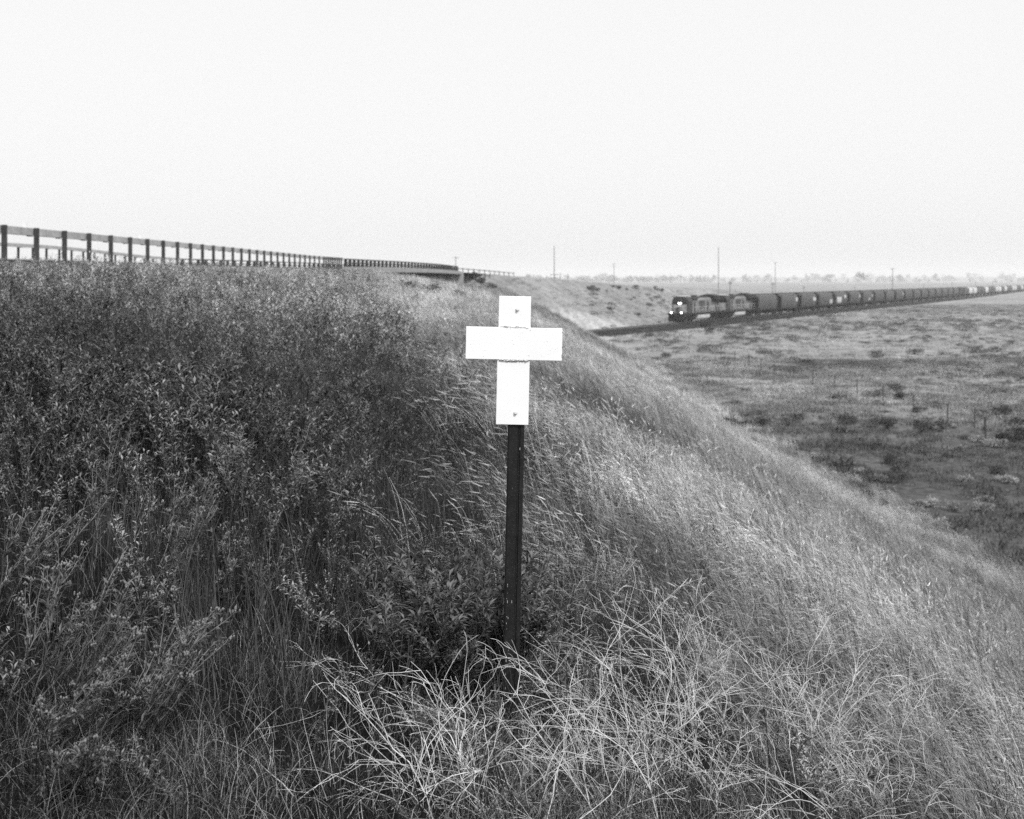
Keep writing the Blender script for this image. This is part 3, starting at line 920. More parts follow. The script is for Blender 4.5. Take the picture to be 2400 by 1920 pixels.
brush = [  # px, py, n, length, radius, directions, bend, root spread, label
    (1500, 1800, 80, .60, .0018, [(-.4, .3, 1), (-.9, .4, .7), (.2, .2, 1)], (-.05, .02, -.02), .13, 'tangled heap of pale dead twigs in the bottom centre of the picture'),
    (1930, 1850, 70, .55, .0019, [(-.1, .1, 1), (-.5, .2, 1), (.25, .1, 1)], (-.02, 0, 0), .13, 'upright dead weed with bare pale stems at the lower right'),
    (1660, 1640, 40, .50, .0016, [(-.5, .2, .8), (.3, .2, 1), (-.9, .1, .5)], (-.03, .01, -.02), .10, 'dead twigs between the heap and the upright dead weed'),
    (1235, 1600, 40, .46, .0020, [(-.9, -.1, .5), (.7, -.4, .5), (.4, -.3, .9), (-.5, -.2, .6)], (0, -.02, -.05), .06, 'dead twigs springing from the foot of the black post'),
    (1250, 1760, 46, .58, .0021, [(-1, .0, .5), (-1, .2, .35), (-.7, .1, .7)], (-.03, .0, -.07), .10, 'dead twigs lying over to the left below the cross'),
    (880, 1600, 30, .30, .0014, [(-.6, 0, .5), (.5, 0, .6), (-.9, -.1, .3)], (-.03, 0, -.06), .07, 'small flattened tuft of dead stalks left of the black post'),
    (1480, 1560, 6, .52, .0021, [(-.1, .2, 1), (.15, .2, 1)], (-.07, 0, 0), .05, 'single arching dead stalk right of the black post'),
    (1120, 1480, 7, .42, .0016, [(-.4, .1, 1), (.2, .2, 1)], (-.03, 0, -.02), .06, 'thin dead stems rising through the leafy bush by the post'),
    (1330, 1480, 9, .42, .0014, [(.2, .1, 1), (-.1, .1, 1)], (0, 0, 0), .09, 'sparse dead stems standing in the pale grass right of the post'),
    (2020, 1900, 12, .30, .0017, [(0, .1, 1), (.4, .1, 1), (-.4, .1, 1)], (0, 0, 0), .02, 'low dead stems at the bottom edge right of the upright dead weed'),
    (720, 1890, 1, .55, .0019, [(-1, .3, .35), (-.9, .1, .5)], (.0, .03, -.02), .004, 'long pale stalk curving across the thin grass at lower left'),
    (1080, 1880, 44, .45, .0019, [(-.9, .2, .5), (.2, .4, .6), (-.3, .3, .9)], (-.02, 0, -.05), .12, 'dead twigs with dark gaps at the bottom edge left of centre'),
    (1350, 1890, 44, .55, .0019, [(-.7, .3, .8), (.1, .4, .9), (-1, .2, .5)], (-.02, .01, -.03), .16, 'dead twigs massed at the bottom edge below the cross'),
    (1720, 1900, 56, .50, .0019, [(-.5, .3, .9), (.2, .3, 1), (-.9, .3, .6)], (-.02, .01, -.02), .16, 'dead twigs massed at the bottom edge left of the upright dead weed'),
    (1770, 1520, 10, .34, .0014, [(-.3, .1, 1), (-.7, .1, .9)], (-.02, 0, 0), .12, 'faint dead stems leaning in the pale grass behind the upright dead weed'),
]
for i, (px, py, n, L, rad, dirs, bend, sp, lab) in enumerate(brush):
    pt = hit(px, py)
    o = twigs(60 + i, n, L, rad, dirs, bend, sp).build('dead_brush', M['twig'])
    o.location = pt
    tag(o, lab, 'dead brush', 'dead brush around the cross')

# dead stalk standing beyond the right edge of the bank
pt = hit(2010, 1915)
o = twigs(90, 1, .30, .0019, [(-.15, .1, 1)], (0, 0, 0), 0.0).build('dead_stalk', M['twig']); o.location = (1.75, 3.9, gz(1.75, 3.9))
tag(o, 'lone forked dead stalk in the pale grass at the lower right', 'dead stalk')


# individual weeds nearest to the viewer on the left bank
proto = []
for i in range(6):
    st, lf, fl = weed(1000 + i, H=rng.uniform(.42, .52), branches=8, leaf=.034, lw=.26, nleaf=8, lean=(.25, 0), heads=.15, stem_r=.0032, spread=.5, split=True, sides=5)
    proto.append(plant_weed('tall_weed', 'x', 'weed', (0, 0, 0), (st, lf, fl), 0, 1.0, 'tall weeds with pale stems on the left bank', ('pale_single', 'leaf', 'flower') if False else ('stem', 'leaf', 'flower')))
tw = [(40, 1250), (100, 1180), (215, 1330), (240, 1240), (330, 1380), (350, 1200), (420, 1340), (470, 1260), (60, 1080), (170, 1050), (300, 1060),
      (430, 1120), (560, 1130), (640, 1040), (700, 1180), (120, 960), (380, 960), (540, 950), (760, 990), (620, 1260), (840, 1060), (250, 880), (690, 880), (900, 960)]
for i, (px, py) in enumerate(tw):
    pt = hit(px, py)
    o = proto[i] if i < len(proto) else copy_tree(proto[i % 6])
    o.location = pt; o.rotation_euler = (0, 0, rng.uniform(-.6, .6)); s = rng.uniform(.8, 1.15); o.scale = (s, s, s)
    o['label'] = 'tall pale-stemmed weed standing out of the dark weeds on the left bank'

# ------------------------------------------------------------------ shrubs
def clump(seed, n, R, H, leaf, flat=1.0):
    """rounded shrub of many leaf faces in clumps"""
    r = random.Random(seed); lf = MB(); st = MB()
    cl = []
    for i in range(9):
        a = r.uniform(0, 2 * PI); q = math.sqrt(r.random()) * R * .72
        cl.append((Vector((q * math.cos(a), q * math.sin(a), H * r.uniform(.3, .75))), R * r.uniform(.28, .5)))
    for i in range(n):
        c, cr = cl[r.randrange(len(cl))]
        d = Vector((r.gauss(0, 1), r.gauss(0, 1), r.gauss(0, 1))).normalized()
        pp = c + Vector((d.x * cr, d.y * cr, d.z * cr * H / R * .7)) * (r.random() ** .4)
        if pp.z < 0.02: pp.z = r.uniform(.02, .15 * H)
        dd = (d + Vector((r.gauss(0, .5), r.gauss(0, .5), r.gauss(0.3, .5)))).normalized()
        L = leaf * r.uniform(.6, 1.4)
        lf.leaf(pp, dd, (r.gauss(0, .6), r.gauss(0, .6), 1), L, L * .45)
    for c, cr in cl:
        st.tube([(0, 0, -.05), (c.x * .4, c.y * .4, c.z * .5), c[:]], [.025 * R, .018 * R, .008 * R], 4)
    return st, lf


def shrub_proto(name, seed, n, R, H, leaf, m):
    st, lf = clump(seed, n, R, H, leaf)
    return st.mesh('stem', M['bark']), lf.mesh('foliage', M[m])


def put_shrub(pm, name, label, cat, loc, s, rz, group):
    root = empty(name, loc, rz); root.scale = s if hasattr(s, '__len__') else (s,) * 3
    tag(root, label, cat, group)
    for nm, me in zip(('stem', 'foliage'), pm):
        o = bpy.data.objects.new(nm, me); link(o, root)
    return root


dark_s = [shrub_proto('shrub', 1100 + i, 420, .5, .62, .10, 'shrub') for i in range(3)]
far_s = [shrub_proto('shrub', 1110 + i, 300, .5, .55, .16, 'sage') for i in range(3)]
sage_s = [shrub_proto('sage', 1120 + i, 260, .55, .42, .11, 'sage') for i in range(3)]
pale_s = [shrub_proto('sage', 1130 + i, 320, .5, .45, .12, 'palesage') for i in range(3)]

# dark bushes on the near bank; one stands in for a shadow gap among the weeds
nb = [(1010, 665, 1.0), (956, 690, 1.3), (1011, 692, 1.0), (971, 722, 1.1), (882, 726, .8), (1021, 736, .9), (837, 738, .6), (1000, 708, 1.2), (1075, 700, .8), (560, 772, .9), (690, 828, .5), (1065, 745, 1.0), (930, 655, .9)]
nbl = ['just below the bridge pier', 'in a wide row left of the cross', 'directly above the left arm of the cross', 'darkest of those left of the cross top', 'left of the darkest one',
       'close to the left of the top of the cross', 'small and far left of the cross arm', 'wide and low behind the cross top', 'on the pale bank above the cross', 'dark and alone, put in for a shadow gap in the weeds at left',
       'small and alone below the lone dark one', 'right beside the white top plate', 'below the bridge deck']
for i, (px, py, s) in enumerate(nb):
    pt = hit(px, py)
    k = min(pt.y / 45.0, 1.6)
    put_shrub(dark_s[i % 3], 'dark_shrub', 'dark shrub on the near bank, ' + nbl[i], 'shrub', pt, (s * k * 1.0, s * k * .85, s * k * .72) if pt.y < 75 else (s * k * .9, s * k * .8, s * k * .5), rng.uniform(0, 6), 'dark shrubs on the near bank')
# bush at the bridge end
for i, (px, py, s, lab) in enumerate([(1108, 656, 1.9, 'largest dark bush beside the far end of the bridge'), (1126, 668, 1.8, 'dark bush just downhill of the largest one by the bridge end'),
                                      (1148, 680, 1.4, 'lowest and smallest of the dark bushes by the bridge end')]):
    pt = hit(px, py)
    put_shrub(far_s[i], 'dark_bush', lab, 'bush', pt, (s, s, s * .8), rng.uniform(0, 6), 'bushes at the bridge end')
# bushes on the far bank
fb = [(1384, 682, 3.2), (1400, 683, 2.0), (1449, 678, 2.2), (1469, 682, 1.5), (1436, 675, 1.4), (1491, 676, 2.2), (1550, 684, 2.2), (1431, 728, 2.4), (1495, 742, 2.2), (1522, 718, 2.2), (1479, 704, 1.3), (1486, 700, 1.2), (1528, 706, 1.2), (1422, 684, 1.0), (1536, 676, 1.5)]
fbl = ['largest bush on the far bank', 'bush touching the largest on the far bank', 'round bush high on the far bank left of the locomotive', 'dark little bush high on the far bank', 'pale bush near the top of the far bank',
       'soft bush at the crest of the far bank', 'bush above the front of the locomotive', 'dark bush low on the far bank, halfway to the cross', 'dark bush low on the far bank near the track', 'wide bush left of the locomotive cab',
       'left one of two tiny bushes on the far bank', 'right one of two tiny bushes on the far bank', 'tiny dark bush above the wide bush', 'speck of a bush right of the largest', 'faint bush at the crest above the locomotive cab']
for i, (px, py, s) in enumerate(fb):
    pt = hit(px, py)
    put_shrub(far_s[i % 3], 'bank_bush', fbl[i], 'bush', pt, (s * .8, s * .8, s * .6), rng.uniform(0, 6), 'bushes on the far bank')

# shrubs on the plain
cnt = 0
r = np.random.default_rng(77)
spots = [(px, py, s, k) for px, py, s, k in [
    (2090, 1090, 1.5, 0), (2098, 1108, 1.0, 0), (2000, 1155, 1.6, 0), (2020, 1160, 1.4, 0), (2040, 1172, 1.2, 0), (2340, 1115, 1.3, 0), (2100, 920, 2.0, 0), (2115, 937, 2.0, 0), (2350, 977, 2.2, 0),
    (2150, 970, 1.3, 0), (2360, 1040, 2.2, 0), (2390, 1036, 2.4, 0), (1985, 998, 2.0, 0), (2080, 1012, 2.2, 0), (2160, 1018, 2.2, 0), (2210, 1012, 1.8, 0), (1715, 1000, 1.7, 0), (1740, 1005, 1.5, 0), (1780, 1002, 1.9, 0),
    (1545, 1035, .8, 0), (1560, 840, 1.6, 0), (2300, 1200, 1.4, 1), (2310, 1180, 1.2, 1), (2240, 1200, 1.4, 1), (2200, 1240, 1.3, 1), (2355, 1135, 1.5, 1), (2190, 1190, 1.3, 1), (2130, 1210, 1.4, 1), (2150, 1190, 1.2, 1),
    (2260, 1130, 1.1, 1), (2060, 1130, 1.2, 1), (2010, 1110, 1.1, 1), (2290, 1040, 1.6, 1), (2330, 1050, 1.8, 1), (2250, 1060, 1.5, 1), (1655, 768, 3.0, 0), (1662, 780, 2.2, 0), (1845, 750, 1.8, 0)]]
for px, py, s, k in spots:
    pt = hit(px, py)
    ps = (dark_s, pale_s)[k]
    lab = ('dark low shrub on the prairie to the right of the bank', 'pale feathery shrub on the dark damp ground right of the bank')[k]
    s2 = s * (.62 if pt.y < 100 else .85)
    put_shrub(ps[cnt % 3], ('dark_shrub', 'pale_shrub')[k], lab, 'shrub', pt, (s2, s2, s2 * .8), rng.uniform(0, 6), ('dark shrubs on the prairie', 'pale shrubs on the prairie')[k])
    cnt += 1
n = 0
while n < 150:
    px = r.uniform(1400, 2420); py = 740 + 360 * r.random() ** 1.5
    pt = hit(px, py)
    s, q = track_sq(pt.x, pt.y)
    if abs(q) < 7 or pt.x < 13.5 or pt.z > -6.5: continue
    if float(fbm(np.array([pt.x]), np.array([pt.y]), 22, 81)[0]) < r.uniform(-.18, .12): continue
    k = float(np.clip(r.lognormal(-.05, .5), .35, 2.2)) * (0.8 + min(pt.y, 220) / 220.0 * .8)
    put_shrub(sage_s[n % 3], 'sagebrush', 'small grey sagebrush dotted over the open prairie right of the bank', 'sagebrush', pt, (k * rng.uniform(.6, 1.5), k * .9, k * .5), rng.uniform(0, 6), 'sagebrush on the prairie')
    n += 1


# ------------------------------------------------------------------ road, guardrails and bridge
def path_pts(y0, y1, off, dz, step=2.0):
    out = []
    y = y0
    while True:
        yy = min(y, y1)
        s = float((Xe(yy + 1) - Xe(yy - 1)) / 2); c = 1 / math.sqrt(1 + s * s)
        z = float(Ze(yy)) + (0.03 * (-off) * (1 - float(sstep(62, 88, yy))) if off < 0 else 0) + dz
        out.append(Vector((float(Xe(yy)) + off * c, yy - off * s * c, z)))
        if yy >= y1: break
        y += step
    return out


def sweep(mb, pts, prof, mi=0):
    """closed profile (sideways, up) swept along pts, sideways to the right of travel"""
    n = len(prof); vs = []; k = len(pts)
    for i, p in enumerate(pts):
        t = (pts[min(i + 1, k - 1)] - pts[max(i - 1, 0)]); t.z = 0; t.normalize()
        rt = Vector((t.y, -t.x, 0))
        for a, b in prof:
            q = p + rt * a; vs.append((q.x, q.y, q.z + b))
    fs = []
    for i in range(k - 1):
        for j in range(n):
            j2 = (j + 1) % n
            fs.append((i * n + j, (i + 1) * n + j, (i + 1) * n + j2, i * n + j2))
    fs += [tuple(range(n)), tuple(reversed(range((k - 1) * n, k * n)))]
    mb.add(vs, fs, mi)


def rect(w, h, z=0.0, x=0.0): return [(x - w / 2, z - h / 2), (x + w / 2, z - h / 2), (x + w / 2, z + h / 2), (x - w / 2, z + h / 2)]


YB0, YB1 = 88.0, 160.0
# asphalt on either side of the bridge
for y0, y1 in ((-150, YB0), (YB1, 1850)):
    mb = MB(); a = path_pts(y0, y1, -11.4, 0.03, 4); b = path_pts(y0, y1, -0.9, 0.03, 4)
    vs = [v[:] for v in a] + [v[:] for v in b]; n = len(a)
    mb.add(vs, [(i, n + i, n + i + 1, i + 1) for i in range(n - 1)])
    o = mb.build('road', M['asphalt']); tag(o, 'two-lane highway on top of the embankment', 'road', kind='structure')

VDIR = {}


def dir_at(y):
    s = float((Xe(y + 1) - Xe(y - 1)) / 2)
    return math.atan2(-s, 1)        # rotation about z that turns +Y into the road's direction


def guardrail(label, y0, y1, off, dbl=None, reflect=True, spacing=1.905, up=0.78, phase=0.0):
    mid = path_pts((y0), (y1), off, 0, 1.0)
    o0 = mid[0]
    root = empty('guardrail', o0)
    tag(root, label, 'guardrail', 'steel guardrails along the highway')
    mb = MB(); pts = [p - o0 for p in path_pts(y0, y1, off - 0.12, up - 0.08, 2.0)]
    sweep(mb, pts, rect(.152, .168)); mb.build('rail', M['galv'], root)
    y = y0 + phase; ys = []
    while y < y1: ys.append(y); y += spacing
    if dbl: ys += [dbl[0] + i * .95 + .4 for i in range(int((dbl[1] - dbl[0]) / .95))]
    for i, yy in enumerate(sorted(ys)):
        p = path_pts(yy, yy, off + (0.02 if off > -5 else -.24), 0)[0] - o0
        rz = dir_at(yy)
        mb = MB(); mb.box((p.x, p.y, p.z + (up + .015 - .9) / 2), (.10, .08, up + .015 + .9), rz)
        po = mb.build('post', M['postdark'], root)
        mb = MB(); q = path_pts(yy, yy, off - .10, up - .175)[0] - o0
        mb.box(q[:], (.16, .16, .02), rz); mb.build('bracket', M['galv'], po)
        if reflect and i % 5 == 3:
            q = path_pts(yy - .35, yy - .35, off - .12, up + .065)[0] - o0
            mb = MB(); mb.box(q[:], (.11, .02, .13), rz); mb.build('reflector', M['reflector'], root)
    return root


guardrail('near steel guardrail of dark posts running from the left edge to the bridge', 12.0, 87.9, 0.0, (79.5, 87.6), True, 1.905, .78, 13.6 % 1.905)
guardrail('far-side guardrail seen through the nearer one at the left', 30.0, 87.9, -12.0, None, True, 1.905, .78, .6)
guardrail('short guardrail beyond the far end of the bridge', 160.3, 203.0, 0.0, None, False, 3.81, .55)


def build_bridge():
    o0 = path_pts(YB0, YB0, 0, 0)[0]
    root = empty('highway_bridge', o0)
    tag(root, 'concrete highway bridge over the railway with posted railings', 'bridge')
    P = lambda off, dz, a=YB0, b=YB1, st=3.0: [p - o0 for p in path_pts(a, b, off, dz, st)]
    mb = MB(); sweep(mb, P(-6.0, 0.0), [(-6.5, -.32), (6.5, -.32), (6.5, .10), (6.0, .12), (-6.0, .14), (-6.5, .12)])
    deck = mb.build('deck', M['concrete'], root)
    for k in range(5):
        mb = MB(); sweep(mb, P(-11.0 + 2.5 * k, -.325 - .15), rect(.45, .30)); mb.build('girder', M['girder'], root)
    # piers
    for yy in (116.0, 134.0, 147.0):
        g = None
        mb = MB()
        c = path_pts(yy, yy, -6, 0)[0] - o0
        rz = dir_at(yy)
        mb.box((c.x, c.y, c.z - .97), (11.0, .8, .68), rz)
        pier = mb.build('pier', M['concrete'], root)
        for off in (-10, -6, -2):
            c = path_pts(yy, yy, off, 0)[0] - o0
            mb = MB(); mb.tube([(c.x, c.y, c.z - 10.0), (c.x, c.y, c.z - 1.31)], .40, 14); mb.build('column', M['concrete'], pier)
    for yy in (YB0 - .4, YB1 + .4):
        c = path_pts(yy, yy, -6, 0)[0] - o0
        mb = MB(); mb.box((c.x, c.y, c.z - 1.2), (13.4, .9, 2.2), dir_at(yy)); mb.build('abutment', M['concrete'], root)
    for off, nm in ((0.0, 1), (-12.2, 2)):
        mb = MB(); sweep(mb, P(off + .05, .70), rect(.13, .09))
        rail = mb.build('bridge_railing', M['bridgepost'], root)
        mb = MB(); sweep(mb, P(off + .05, .42), rect(.12, .08)); mb.build('lower_rail', M['bridgepost'], rail)
        for i in range(37):
            yy = YB0 + .6 + i * (YB1 - YB0 - 1.2) / 36
            c = path_pts(yy, yy, off + .0, 0)[0] - o0
            mb = MB(); mb.box((c.x, c.y, c.z + .41), (.26, .34, .56), dir_at(yy), taper=.72); mb.build('post', M['bridgepost'], rail)


build_bridge()


# ------------------------------------------------------------------ railway
def tpt(s, q, z): return Vector((TP[0] + TD[0] * s + TN[0] * q, TP[1] + TD[1] * s + TN[1] * q, z))


TROT = math.atan2(TD[1], TD[0])      # local +x along increasing s


def build_track():
    s0, s1 = -110, 1700
    mb = MB(); prof = [(-3.4, -1.15), (-1.9, -.22), (1.9, -.22), (3.4, -1.15)]
    sl = [s0 + (s1 - s0) * (i / 60.0) ** 1.5 for i in range(61)]
    vs = []; fs = []
    for s in sl:
        for q, dz in prof: vs.append(tpt(s, q, RAILZ + dz)[:])
    for i in range(len(sl) - 1):
        for j in range(3):
            fs.append((i * 4 + j, i * 4 + j + 1, (i + 1) * 4 + j + 1, (i + 1) * 4 + j))
    mb.add(vs, fs)
    o = mb.build('track_bed', M['ballast']); tag(o, 'dark ballast bed of the railway across the plain', 'track bed', kind='structure')
    root = empty('railway_track', tpt(0, 0, RAILZ)); tag(root, 'single railway track on dark ballast leading to the train', 'track', kind='structure')
    for q in (-.72, .72):
        mb = MB(); a = tpt(s0, q, -.09) - Vector((TP[0], TP[1], 0)); b = tpt(s1, q, -.09) - Vector((TP[0], TP[1], 0))
        c = (a + b) / 2
        mb.box(c[:], ((b - a).length, .075, .18), TROT); mb.build('rail', M['steel_rail'], root)
    mb = MB()
    for i in range(460):
        s = -60 + i * .6
        p = tpt(s, 0, -.25) - Vector((TP[0], TP[1], 0)); mb.box(p[:], (.22, 2.6, .16), TROT)
    o = mb.build('tie', M['tie'], root); o['kind'] = 'stuff'


build_track()


def wheelset_truck(parent, cx, axles, wr, gauge=1.5, frame_h=.35, wfr=2.3, m='under'):
    mb = MB()
    L = axles[-1] - axles[0] + 1.1
    for sy in (-1, 1):
        y = sy * (wfr / 2)
        mb.box((cx, y, wr + .18), (L, .22, frame_h))
        for a in axles: mb.box((cx + a, y, wr), (.42, .26, .42))
        mb.box((cx, y, wr - .12), (.9, .24, .35))
    mb.box((cx, 0, wr + .22), (.6, wfr, .28))
    tr = mb.build('truck', M[m], parent)
    for a in axles:
        mb = MB()
        for sy in (-1, 1):
            y = sy * .75
            mb.tube([(cx + a, y - .07, wr), (cx + a, y + .07, wr)], wr, 18)
        mb.tube([(cx + a, -.8, wr), (cx + a, .8, wr)], .09, 8)
        mb.build('wheelset', M['wheel'], tr)
    return tr


def make_loco():
    root = empty('locomotive')
    # frame and walkways
    mb = MB(); mb.box((0, 0, 1.42), (21.0, 3.0, .34)); mb.box((0, 0, 1.18), (19.0, 1.6, .3))
    mb.build('frame', M['loco_dark'], root, bevel=.03)
    # long hood
    prof = [(-.95, 1.6), (.95, 1.6), (.95, 3.85), (.6, 4.25), (-.6, 4.25), (-.95, 3.85)]
    mb = MB(); mb.prism(prof, -9.3, 6.6); mb.build('long_hood', M['loco_body'], root, bevel=.03)
    # doors and grilles on the hood sides
    for sy in (-1, 1):
        for i, x in enumerate((-8.4, -4.6, -3.5, -2.4, 3.9, 5.0)):
            mb = MB(); mb.box((x, sy * .965, 2.65), (.92, .04, 1.7)); d = mb.build('hood_door', M['loco_body' if i % 2 else 'loco_mid'], root, bevel=.01)
            mb = MB(); mb.box((x + .35, sy * .995, 2.5), (.06, .03, .3)); mb.build('latch', M['loco_dark'], d)
        mb = MB()
        for k in range(9): mb.box((-.2 + 0, sy * .965, 2.3 + k * .17), (3.0, .05, .10))
        mb.build('side_grille', M['loco_mid'], root)
    # roof: dark top with exhaust, dynamic brake hatch, fans
    mb = MB(); mb.prism([(-.66, 4.255), (.66, 4.255), (.5, 4.46), (-.5, 4.46)], -5.6, 6.0); mb.build('roof_hatch', M['loco_dark'], root, bevel=.02)
    mb = MB(); mb.box((1.6, 0, 4.58), (1.5, .8, .25)); mb.build('exhaust_stack', M['loco_dark'], root, bevel=.03)
    mb = MB(); mb.prism([(-1.0, 3.87), (1.0, 3.87), (1.25, 4.1), (1.25, 4.42), (-1.25, 4.42), (-1.25, 4.1)], 2.6, 6.4); mb.build('brake_hatch', M['loco_mid'], root, bevel=.03)
    # flared radiator at the rear
    mb = MB(); mb.prism([(-.97, 3.3), (.97, 3.3), (1.52, 3.75), (1.52, 4.5), (.7, 4.72), (-.7, 4.72), (-1.52, 4.5), (-1.52, 3.75)], -10.2, -5.7)
    rd = mb.build('radiator_wing', M['loco_dark'], root, bevel=.03)
    mb = MB()
    for x in (-9.2, -7.6, -6.4): mb.tube([(x, 0, 4.72), (x, 0, 4.82)], .55, 16)
    mb.build('fan', M['loco_mid'], rd)
    mb = MB(); mb.box((-9.75, 0, 2.45), (.85, 1.95, 1.7)); mb.build('rear_end', M['loco_mid'], root, bevel=.03)
    # cab
    cabp = [(-1.53, 1.6), (1.53, 1.6), (1.53, 3.75), (1.2, 4.35), (.6, 4.52), (-.6, 4.52), (-1.2, 4.35), (-1.53, 3.75)]
    mb = MB(); mb.prism(cabp, 6.65, 9.1)
    cab = mb.build('cab', M['loco_mid'], root, bevel=.05)
    mb = MB(); mb.box((7.6, 0, 4.60), (1.3, 1.2, .16)); mb.box((6.3, 0, 4.52), (.9, 1.9, .10)); mb.build('roof_unit', M['loco_white'], cab, bevel=.03)
    for sy in (-1, 1):
        for x in (7.3, 8.35):
            mb = MB(); mb.box((x, sy * 1.54, 3.35), (.78, .03, .62)); mb.build('side_window', M['glass'], cab)
        mb = MB(); mb.box((9.125, sy * .72, 3.55), (.04, 1.1, .55)); mb.build('windshield', M['glass'], cab)
    # nose, sloped
    mb = MB()
    vs = [(9.1, -1.3, 1.6), (9.1, 1.3, 1.6), (9.1, 1.3, 3.1), (9.1, -1.3, 3.1), (10.45, -1.0, 1.6), (10.45, 1.0, 1.6), (10.25, .9, 2.75), (10.25, -.9, 2.75)]
    mb.add(vs, [(0, 3, 2, 1), (4, 5, 6, 7), (0, 1, 5, 4), (1, 2, 6, 5), (2, 3, 7, 6), (3, 0, 4, 7)])
    nose = mb.build('nose', M['loco_body'], root, bevel=.08)
    mb = MB(); mb.box((10.40, 0, 2.15), (.06, .62, 1.0)); mb.build('nose_door', M['loco_mid'], nose, bevel=.02)
    # pilot, plow, coupler
    mb = MB(); mb.box((10.75, 0, 1.05), (.5, 3.0, 1.05)); mb.build('pilot', M['loco_dark'], root, bevel=.03)
    mb = MB(); mb.prism([(-1.5, .12), (1.5, .12), (1.5, .75), (-1.5, .75)], 10.95, 11.15); mb.build('plow', M['loco_dark'], root, bevel=.03)
    for x in (11.3, -11.0):
        mb = MB(); mb.box((x, 0, .95), (.7, .35, .35)); mb.build('coupler', M['under'], root, bevel=.04)
    mb = MB(); mb.box((-10.6, 0, 1.05), (.35, 3.0, 1.0)); mb.build('rear_pilot', M['loco_dark'], root, bevel=.03)
    # fuel tank
    mb = MB(); mb.prism([(-1.45, .55), (-1.1, .32), (1.1, .32), (1.45, .55), (1.5, 1.15), (-1.5, 1.15)], -3.4, 3.4); mb.build('fuel_tank', M['tank'], root, bevel=.08)
    for cx in (-6.9, 6.9):
        wheelset_truck(root, cx, (-1.95, 0, 1.95), .53)
    # handrails and steps
    for sy in (-1, 1):
        mb = MB()
        mb.tube([(-9.8, sy * 1.48, 2.6), (6.4, sy * 1.48, 2.6)], .025, 5)
        for k in range(10): mb.tube([(-9.8 + k * 1.8, sy * 1.48, 1.58), (-9.8 + k * 1.8, sy * 1.48, 2.6)], .022, 5)
        mb.build('handrail', M['loco_white'], root)
        for x in (10.1, -10.2):
            mb = MB()
            for k in range(4): mb.box((x, sy * 1.4, .4 + k * .3), (.7, .25, .05))
            mb.build('step', M['loco_mid'], root)
    return root


def lamps(root):
    mb = MB()
    for y in (-.16, .16): mb.tube([(10.30, y, 2.98), (10.42, y, 2.98)], .13, 16)
    h = mb.build('headlight', M['lamp'], root)
    h.location = (-1.10, 0, .36)
    for sy in (-1, 1):
        mb = MB(); mb.tube([(11.02, sy * .93, 1.72), (11.14, sy * .93, 1.72)], .14, 16); mb.build('ditch_light', M['lamp'], root)
        mb = MB(); mb.box((10.88, sy * .93, 1.72), (.26, .42, .40)); mb.build('light_housing', M['loco_dark'], root, bevel=.02)
    mb = MB(); mb.box((9.15, 0, 3.34), (.10, .8, .4)); mb.build('headlight_housing', M['loco_dark'], root, bevel=.02)


SF = 37.8     # s of the locomotive's front
L1 = make_loco()
L2 = copy_tree(L1)
lamps(L1)
L1.location = tpt(SF + 11.45, 0, RAILZ); L1.rotation_euler = (0, 0, TROT + PI)
L2.location = tpt(SF + 34.3, 0, RAILZ); L2.rotation_euler = (0, 0, TROT + PI)
tag(L1, 'leading diesel locomotive with three lit headlights heading the freight train', 'locomotive', 'the two locomotives')
tag(L2, 'second diesel locomotive coupled behind the one with lit headlights', 'locomotive', 'the two locomotives')


